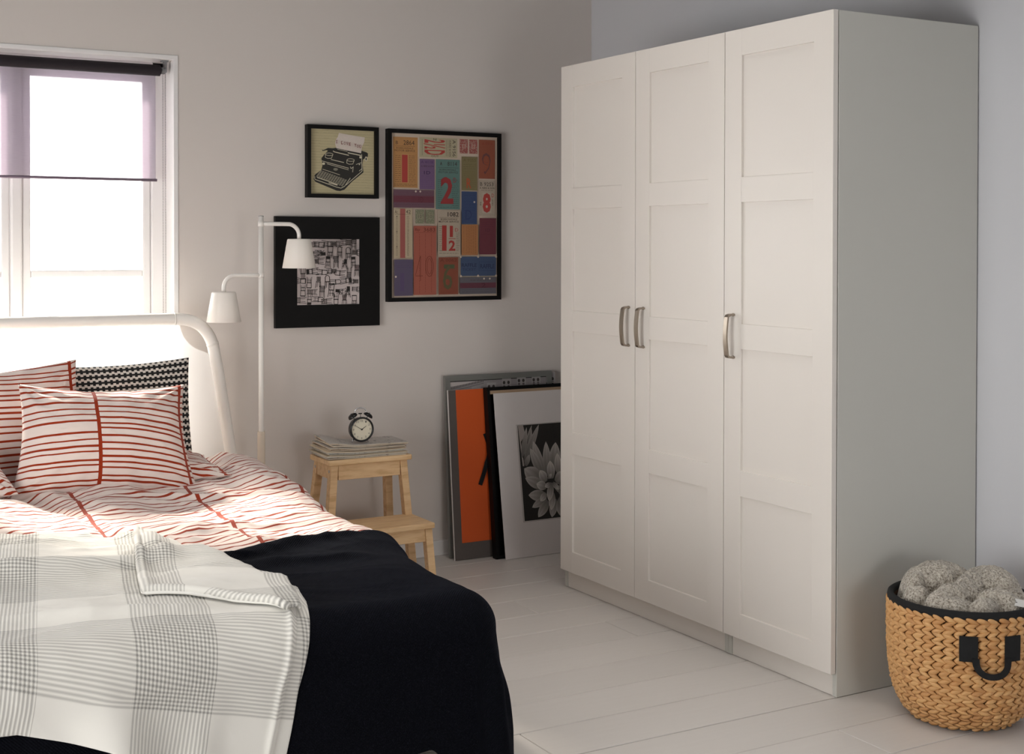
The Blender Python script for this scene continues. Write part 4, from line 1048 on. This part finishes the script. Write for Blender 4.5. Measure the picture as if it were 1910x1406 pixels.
# ribbon
def ribbon(name, pts, wd_, mat, parent, nrm=(0, 0, 1)):
    bm = NB(); rings = []
    pts = [Vector(p) for p in pts]
    for i, p in enumerate(pts):
        tt_ = (pts[min(i + 1, len(pts) - 1)] - pts[max(i - 1, 0)]).normalized(); s_ = tt_.cross(Vector((0, 1, 0))).normalized() * wd_ / 2
        rings.append([bm.verts.new(p + s_), bm.verts.new(p - s_), bm.verts.new(p - s_ + Vector((0, .0012, 0))), bm.verts.new(p + s_ + Vector((0, .0012, 0)))])
    for a, b in zip(rings, rings[1:]):
        for j in range(4): bm.faces.new((a[j], a[(j + 1) % 4], b[(j + 1) % 4], b[j]))
    bm.faces.new(rings[0]); bm.faces.new(rings[-1][::-1]); bmesh.ops.recalc_face_normals(bm, faces=bm.faces)
    return obj(name, bm, mat, parent)
ribbon('ribbon', [(.166 + x_, -.006 - .010 * math.sin(s * PI), z_) for s, x_, z_ in
       [(i / 14, .012 * math.sin(PI * min(i / 8, 1)) - .034 * max(0, (i - 7) / 7) ** 1.2, .52 - .215 * i / 14) for i in range(15)]], .019, M['black_cloth'], B_)
# black box frame, and the mat with the flower print in front of it
C_ = lean('shadow_box', .002, 2.010, .52, .715, .03, 2.098, 'empty black box frame leaning behind the flower print', 'picture')
w, h, m, dp = .52, .722, .014, .034
for (a, b, c, d) in (((0, 0), (w, 0), (w - m, m), (m, m)), ((w, 0), (w, h), (w - m, h - m), (w - m, m)), ((w, h), (0, h), (m, h - m), (w - m, h - m)), ((0, h), (0, 0), (m, m), (m, h - m))):
    bm = NB(); prism(bm, [(p[0], 0, p[1]) for p in (a, b, c, d)], [(p[0], dp, p[1]) for p in (a, b, c, d)]); obj('frame_rail', bm, M['black_wood'], C_)
bm = NB(); box(bm, (m, dp - .006, m), (w - m, dp - .001, h - m)); obj('backing', bm, M['black_wood'], C_)
bm = NB(); box(bm, (m, .004, h - m - .016), (w - m, dp - .007, h - m - .001)); obj('liner', bm, plain('frame_liner', srgb(176, 150, 122), .8), C_)
D_ = lean('leaning_print', .032, 1.985, .50, .69, .004, 2.094, 'white mat board with a black and white flower photograph, leaning foremost', 'print')
w, h = .50, .698
bm = NB(); box(bm, (0, 0, 0), (w, .003, h), .0004, 1); obj('mat_board', bm, M['white_board'], D_)
ar = Art(); PX, PZ, PW, PH = .105, .150, .29, .405
ar.rect(PX - .006, PZ - .004, PX + PW + .006, PZ + PH + .003, (196, 188, 184)); ar.path([(PX - .006, PZ - .004), (PX + PW + .006, PZ - .004), (PX + PW + .006, PZ + PH + .003), (PX - .006, PZ + PH + .003)], .0008, (120, 112, 108), True)
ar.rect(PX, PZ, PX + PW, PZ + PH, (18, 16, 14))
def petal(x0, y0, x1, y1, wd_, lo=92, hi=198, bend=0., n=9):
    dx, dy = x1 - x0, y1 - y0; L = math.hypot(dx, dy); tx, ty = dx / L, dy / L; nx, ny = -ty, tx
    pts = []; cols = []
    for i in range(n + 1):
        s = i / n; ww = wd_ * (math.sin(PI * min(1, .12 + s * .88) ** 1.1) ** .8 if s < 1 else 0) ; b = bend * math.sin(PI * s)
        for k, q in enumerate((-1, -.45, 0, .45, 1)):
            x = x0 + dx * s + nx * (ww * q * .5 + b); y = y0 + dy * s + ny * (ww * q * .5 + b)
            g = lo + (hi - lo) * (.25 + .75 * s) * (1.0, .72, .88, .70, .95)[k]
            pts.append((min(max(x, PX), PX + PW), min(max(y, PZ), PZ + PH))); cols.append((g, g * .955, g * .92))
    fs = [(a * 5 + k, a * 5 + k + 1, a * 5 + k + 6, a * 5 + k + 5) for a in range(n) for k in range(4)]
    ar.tri(pts, fs, cols)
# coordinates read from the photograph's crop (736 x 1406), mapped to the print
def FP(x, y): return (PX + (x - 120) / 1260 * .405 * 1.17, PZ + PH - (y - 90) / 1210 * PH)
def PT(a, b, wd_, **k): p, q = FP(*a), FP(*b); petal(p[0], p[1], q[0], q[1], wd_ / 1210 * PH * 1.1, **k)
ar.poly([FP(125, 92), FP(195, 92), FP(215, 210), FP(150, 300), FP(170, 610), FP(150, 610)], (158, 148, 142))
for a, b, wd_ in (((190, 600), (300, 110), 90), ((180, 560), (405, 95), 80), ((150, 500), (240, 120), 60), ((190, 610), (250, 470), 60), ((230, 330), (310, 95), 30)): PT(a, b, wd_, lo=70, hi=186)
bg = [((420, 800), (310, 300), 120), ((470, 760), (480, 320), 110), ((560, 700), (610, 340), 150), ((400, 760), (265, 390), 110), ((640, 760), (850, 420), 150), ((700, 820), (1020, 560), 150), ((720, 900), (1080, 800), 150), ((700, 980), (1040, 1060), 140),
      ((380, 820), (165, 640), 190), ((420, 900), (170, 760), 130), ((430, 1010), (195, 980), 130), ((430, 1040), (230, 1140), 90), ((450, 1080), (300, 1270), 110), ((540, 1060), (480, 1290), 110), ((620, 1050), (600, 1290), 130), ((640, 980), (690, 1250), 130), ((700, 1020), (860, 1240), 130)]
for a, b, wd_ in bg: PT(a, b, wd_, lo=70, hi=205)
for a, b, wd_ in (((440, 830), (370, 680), 110), ((520, 800), (515, 570), 110), ((620, 760), (620, 480), 100), ((570, 850), (720, 740), 150), ((440, 900), (310, 850), 110), ((430, 980), (345, 1070), 80), ((560, 920), (700, 980), 90), ((520, 980), (480, 1200), 90), ((600, 960), (780, 1100), 100), ((610, 880), (860, 860), 110)): PT(a, b, wd_, lo=80, hi=232)
for a, b, wd_ in (((510, 850), (460, 1085), 90), ((530, 850), (600, 950), 60), ((500, 860), (420, 900), 60), ((470, 800), (520, 740), 40)): PT(a, b, wd_, lo=60, hi=240)
ar.build('print', D_, (0, -.0006, 0))

# ------------------------------------------------------------------ alarm clock
ck = empty('alarm_clock', (-.655, 1.925, mz + .0006), (0, 0, R_(-4))); tag(ck, 'black twin-bell alarm clock standing on the newspapers', 'clock')
RM = Matrix.Rotation(PI / 2, 4, 'X')     # lathe axis z -> -y
cz = .0535; r0 = .0485
def cp(name, bm, mat, sm=False, parent=ck):
    o = obj(name, bm, mat, parent)
    if sm:
        for p in o.data.polygons: p.use_smooth = True
    return o
T0 = Matrix.Translation((0, 0, cz)) @ RM
bm = NB(); lathe(bm, [(0, -.022), (.036, -.022), (.043, -.019), (.0455, -.012), (.0465, .010), (.044, .014), (0, .014)], 64, T0); cp('case', bm, M['black_metal'], True)
bm = NB(); lathe(bm, [(.0415, .014), (.0415, .020), (.0435, .0225), (.0475, .0215), (.0490, .017), (.0480, .010), (.0465, .009)], 64, T0); cp('bezel', bm, M['black_metal'], True)
bm = NB(); lathe(bm, [(0, .0155), (.0418, .0155)], 64, T0); face = cp('dial', bm, M['clock_face'])
ar = Art()
for i in range(12):
    a = PI / 2 - 2 * PI * (i + 1) / 12; x, z = .0335 * math.cos(a), .0335 * math.sin(a); ww = .0024 if i < 9 else .0045
    ar.text(str(i + 1), x - ww, z - .0036, x + ww, z + .0036, (70, 62, 50)); ar.line((.0385 * math.cos(a), .0385 * math.sin(a)), (.0405 * math.cos(a), .0405 * math.sin(a)), .0008, (70, 62, 50))
nm = ar.build('numerals', face, (0, -.0160, cz))
def hand(ang, L, w_, y, tail=.004):
    d_ = Vector((math.cos(ang), 0, math.sin(ang))); n_ = Vector((-d_.z, 0, d_.x))
    bm = NB(); c0 = Vector((0, y, cz))
    prism(bm, [c0 - d_ * tail - n_ * w_, c0 + d_ * L - n_ * w_ * .5, c0 + d_ * L + n_ * w_ * .5, c0 - d_ * tail + n_ * w_], [v_ + Vector((0, .0005, 0)) for v_ in (c0 - d_ * tail - n_ * w_, c0 + d_ * L - n_ * w_ * .5, c0 + d_ * L + n_ * w_ * .5, c0 - d_ * tail + n_ * w_)])
    return bm
tag(cp('hand', hand(PI / 2 - 2 * PI * 50 / 60, .031, .0010, -.0178), M['ink']), 'minute hand'); tag(cp('hand', hand(PI / 2 - 2 * PI * (1.83) / 12, .022, .0014, -.0170), M['ink']), 'hour hand')
bm = NB(); lathe(bm, [(0, .0192), (.003, .019), (.003, .0156)], 16, T0); cp('hand_hub', bm, M['ink'])
t = NT('clock_glass'); tr = t.node('ShaderNodeBsdfTransparent'); gl = t.node('ShaderNodeBsdfGlossy'); gl.inputs['Roughness'].default_value = .03; mx = t.node('ShaderNodeMixShader'); mx.inputs[0].default_value = .04
t.link(tr.outputs[0], mx.inputs[1]); t.link(gl.outputs[0], mx.inputs[2]); t.link(mx.outputs[0], t.out.inputs[0])
bm = NB(); lathe(bm, [(0, .0212), (.025, .0208), (.0418, .0196)], 48, T0); cp('glass', bm, t.m, True)
for s in (-1, 1):
    Bt = Matrix.Translation((s * .030, 0, cz + .048)) @ Matrix.Rotation(s * R_(33), 4, 'Y')
    bm = NB(); lathe(bm, [(.0195, 0), (.0192, .004), (.0165, .009), (.010, .0125), (0, .0135), (0, .0125), (.0095, .0115), (.0158, .008), (.0182, .0035), (.0195, 0)], 40, Bt); b_o = cp('bell', bm, M['black_metal'], True)
    bm = NB(); lathe(bm, [(0, -.012), (.0014, -.012), (.0014, .014), (.0028, .0145), (.0028, .0165), (0, .0175)], 16, Bt); cp('bell_post', bm, M['chrome'], True, b_o)
    bm = NB(); tube(bm, [(s * .026, .004, cz - .038), (s * .034, .004, 0.0012)], [.0026, .0016], 14); cp('foot', bm, M['chrome'], True)
    bm = NB(); tube(bm, [(s * .022, 0, cz + .058), (s * .0225, 0, cz + .072)], .0020, 12); cp('handle_post', bm, M['chrome'], True)
hpts = [(.0225 * math.cos(a) * 1.0, 0, cz + .070 + .0125 * math.sin(a)) for a in [PI * i / 20 for i in range(21)]]
bm = NB(); tube(bm, hpts, .0017, 12, flat=1.6); cp('carry_handle', bm, M['chrome'], True)
bm = NB(); tube(bm, [(0, 0, cz + .044), (0, 0, cz + .060)], .0012, 10); tube(bm, [(-.008, 0, cz + .060), (.006, 0, cz + .060)], .0024, 12); cp('hammer', bm, M['ink'], True)

# ------------------------------------------------------------------ woven basket
BXc, BYc = .232, -.278
bk_ = empty('basket', (BXc, BYc, 0)); tag(bk_, 'round woven water-hyacinth basket with black rim beside the wardrobe', 'basket')
def brad(z):   # outer radius by height
    return float(np.interp(z, [0, .008, .03, .07, .12, .19, .26, .335], [.118, .134, .158, .180, .193, .199, .2005, .200]))
bm = NB()
prof = [(0, .003), (brad(0) - .004, .003)] + [(brad(z) - .0055, z) for z in np.linspace(.008, .332, 22)] + [(.190, .332)] + [(brad(z) - .014, z) for z in np.linspace(.325, .02, 14)] + [(0, .012)]
lathe(bm, prof, 72); core = obj('basket_core', bm, M['basket_core'], bk_, True)
# one leaf-shaped strand, about .034 long
n = 8; prof_ = []
bm = NB(); L, Wd, Td = .040, .0176, .0085
rings = []
for i in range(n + 1):
    s = i / n; ww = Wd / 2 * max(.10, math.sin(PI * s ** .8) ** .75); tt_ = Td * max(.15, math.sin(PI * s ** .8) ** .6)
    x = (s - .5) * L; bow = .0012 * math.sin(PI * s)
    rings.append([bm.verts.new((x, bow, ww)), bm.verts.new((x, -tt_ * .7, ww * .62)), bm.verts.new((x, -tt_, 0)), bm.verts.new((x, -tt_ * .7, -ww * .62)), bm.verts.new((x, bow, -ww))])
for a, b in zip(rings, rings[1:]):
    for j in range(5): bm.faces.new((a[j], a[(j + 1) % 5], b[(j + 1) % 5], b[j]))
bm.faces.new(rings[0]); bm.faces.new(rings[-1][::-1]); bmesh.ops.recalc_face_normals(bm, faces=bm.faces)
me_s = bpy.data.meshes.new('strand'); bm.to_mesh(me_s); bm.free(); me_s.materials.append(M['strand']); me_s.polygons.foreach_set('use_smooth', [True] * len(me_s.polygons))
rs = random.Random(21); pieces = []
nrow = 27; zz = .010; zt_ = .318; dz = (zt_ - zz) / nrow
for k in range(nrow + 1):
    z = zz + dz * k; r = brad(z); nn = int(round(2 * PI * r / .0285)); up = 1 if k % 2 else -1
    sl = math.atan2(brad(z + .004) - brad(z - .004 if z > .005 else 0), .008)
    for i in range(nn):
        a = 2 * PI * (i + rs.uniform(-.05, .05)) / nn
        Mx = Matrix.Translation((r * math.cos(a), r * math.sin(a), z + rs.uniform(-.0008, .0008))) @ Matrix.Rotation(a + PI / 2, 4, 'Z') @ Matrix.Rotation(-sl, 4, 'X') @ Matrix.Rotation(up * R_(20 + rs.uniform(-4, 4)), 4, 'Y') @ Matrix.Diagonal((rs.uniform(.92, 1.08), rs.uniform(.85, 1.15), rs.uniform(.9, 1.12), 1))
        # position as seen: facing the camera side
        face_ = math.cos(a - math.atan2(-2.956 - BYc, -2.761 - BXc))
        pieces.append((face_, z, Mx))
pieces.sort(key=lambda p: -(p[0] + .0 * p[1]))
rest = NB()
for q, (fc, z, Mx) in enumerate(pieces):
    if q < 300:
        o = bpy.data.objects.new('strand', me_s); C.objects.link(o); o.parent = bk_; o.matrix_local = Mx
    else:
        i0 = len(rest.verts); rest.from_mesh(me_s); rest.verts.ensure_lookup_table(); bmesh.ops.transform(rest, matrix=Mx, verts=rest.verts[i0:])
o = obj('woven_strands', rest, M['strand'], bk_, True); o['kind'] = 'stuff'
bm = NB(); rimp = []
lathe(bm, [(.186, .314), (.187, .334), (.190, .341), (.197, .343), (.203, .339), (.2050, .330), (.2040, .322), (.199, .321)], 96); rim = obj('rim_band', bm, M['black_cloth'], bk_, True)
# front handle: two patches and a drooping strap
acam = math.atan2(-2.956 - BYc, -2.761 - BXc)
def onb(a, z, off=.006): r = brad(z) + off; return Vector((r * math.cos(a), r * math.sin(a), z))
def patch(a, z0, z1, half, name='handle_patch'):
    bm = NB(); n1_, n2_ = 6, 6; g = []
    for i in range(n1_ + 1):
        g.append([[bm.verts.new(onb(a + (-half + 2 * half * i / n1_), z0 + (z1 - z0) * j / n2_, o_)) for j in range(n2_ + 1)] for o_ in (.0085, .0125)])
    for i in range(n1_):
        for j in range(n2_):
            for l_ in (0, 1): bm.faces.new((g[i][l_][j], g[i + 1][l_][j], g[i + 1][l_][j + 1], g[i][l_][j + 1]))
    for j in range(n2_):
        bm.faces.new((g[0][0][j], g[0][0][j + 1], g[0][1][j + 1], g[0][1][j])); bm.faces.new((g[-1][0][j], g[-1][0][j + 1], g[-1][1][j + 1], g[-1][1][j]))
    for i in range(n1_):
        bm.faces.new((g[i][0][0], g[i + 1][0][0], g[i + 1][1][0], g[i][1][0])); bm.faces.new((g[i][0][-1], g[i + 1][0][-1], g[i + 1][1][-1], g[i][1][-1]))
    bmesh.ops.recalc_face_normals(bm, faces=bm.faces); return obj(name, bm, M['black_cloth'], bk_)
def strap(a0, a1, zt1, sagz):
    bm = NB(); rings = []; N = 24
    
    for i in range(N + 1):
        s = i / N; a = a0 + (a1 - a0) * (.5 - .5 * math.cos(PI * s)); z = zt1 - sagz * math.sin(PI * s) ** .75; off = .013 + .010 * math.sin(PI * s)
        p = onb(a, z, off); 
        a_n = a0 + (a1 - a0) * (.5 - .5 * math.cos(PI * min(s + .02, 1))); z_n = zt1 - sagz * math.sin(PI * min(s + .02, 1)) ** .75
        a_p = a0 + (a1 - a0) * (.5 - .5 * math.cos(PI * max(s - .02, 0))); z_p = zt1 - sagz * max(math.sin(PI * max(s - .02, 0)), 0) ** .75
        tt_ = (onb(a_n, z_n) - onb(a_p, z_p)).normalized(); nr = Vector((math.cos(a), math.sin(a), 0)); sd = tt_.cross(nr).normalized(); hw = .0095 - .0015 * math.sin(PI * s)
        rings.append([bm.verts.new(p + sd * hw), bm.verts.new(p - sd * hw), bm.verts.new(p - sd * hw + nr * .004), bm.verts.new(p + sd * hw + nr * .004)])
    for a, b in zip(rings, rings[1:]):
        for j in range(4): bm.faces.new((a[j], a[(j + 1) % 4], b[(j + 1) % 4], b[j]))
    bm.faces.new(rings[0]); bm.faces.new(rings[-1][::-1]); bmesh.ops.recalc_face_normals(bm, faces=bm.faces); obj('handle_strap', bm, M['black_cloth'], bk_)
HA0, HA1 = acam + .08, acam + .66
for h0, h1 in ((HA0, HA1), (HA0 + PI, HA1 + PI)):
    patch(h0, .212, .280, .115); patch(h1, .212, .280, .115); strap(h0 + .085, h1 - .085, .222, .046)

# wool blanket bundled in the basket
n = 220
U, V = np.meshgrid(np.linspace(0, 1, n), np.linspace(0, 2 * PI, n * 2), indexing='ij')
r = .186 * U; x = r * np.cos(V); y = r * np.sin(V)
vx = x * .868 - y * .496; vy = x * .496 + y * .868
wx = vx + .010 * pnoise(x * 20, y * 20, 3); wy = vy + .010 * pnoise(x * 20, y * 20, 8)
z = np.full_like(x, .318)
for cx_, cy_, ang, ln, wd_, top in ((-.045, .075, .10, .125, .070, .418), (.095, .045, -.25, .105, .075, .410), (-.138, -.020, .5, .055, .045, .372), (-.030, -.045, .45, .120, .042, .386), (-.075, -.105, -.15, .085, .040, .362),
                                    (.020, -.120, .9, .060, .040, .362), (.075, -.080, -.5, .080, .045, .376), (.135, -.055, -.9, .070, .045, .372), (.115, -.125, .2, .050, .030, .352), (.030, .010, .75, .11, .040, .404), (-.11, .045, .9, .06, .04, .398)):
    du = ((wx - cx_) * math.cos(ang) + (wy - cy_) * math.sin(ang)) / ln; dv = (-(wx - cx_) * math.sin(ang) + (wy - cy_) * math.cos(ang)) / wd_
    z = np.maximum(z, .30 + (top - .30) * np.clip(1 - du ** 2 - dv ** 2, 0, 1) ** .42)
z += .003 * pnoise(x * 45, y * 45, 2) + .002 * pnoise(x * 90, y * 90, 4)
z -= .05 * U ** 12
P = np.stack([x, y, z], -1)
wl = obj('wool_blanket', grid_mesh('wool_blanket', P, np.stack([x, y], -1)), M['wool'], None, loc=(BXc, BYc, 0)); tag(wl, 'speckled beige-grey knitted wool blanket bundled in the basket', 'blanket')
bm = NB(); box(bm, (-.026, -.0008, 0), (.026, .0008, .022), .0004, 1); lb = obj('care_label', bm, plain('satin_label', srgb(214, 212, 208), .4), wl); lb.location = (.034, -.168, .340); lb.rotation_euler = (R_(-40), R_(8), R_(-42))
ar = Art(); ar.rect(-.020, .010, -.006, .0125, (60, 60, 60)); ar.rect(-.020, .014, -.009, .016, (60, 60, 60)); o = ar.build('printed_text', lb, (0, -.001, 0))
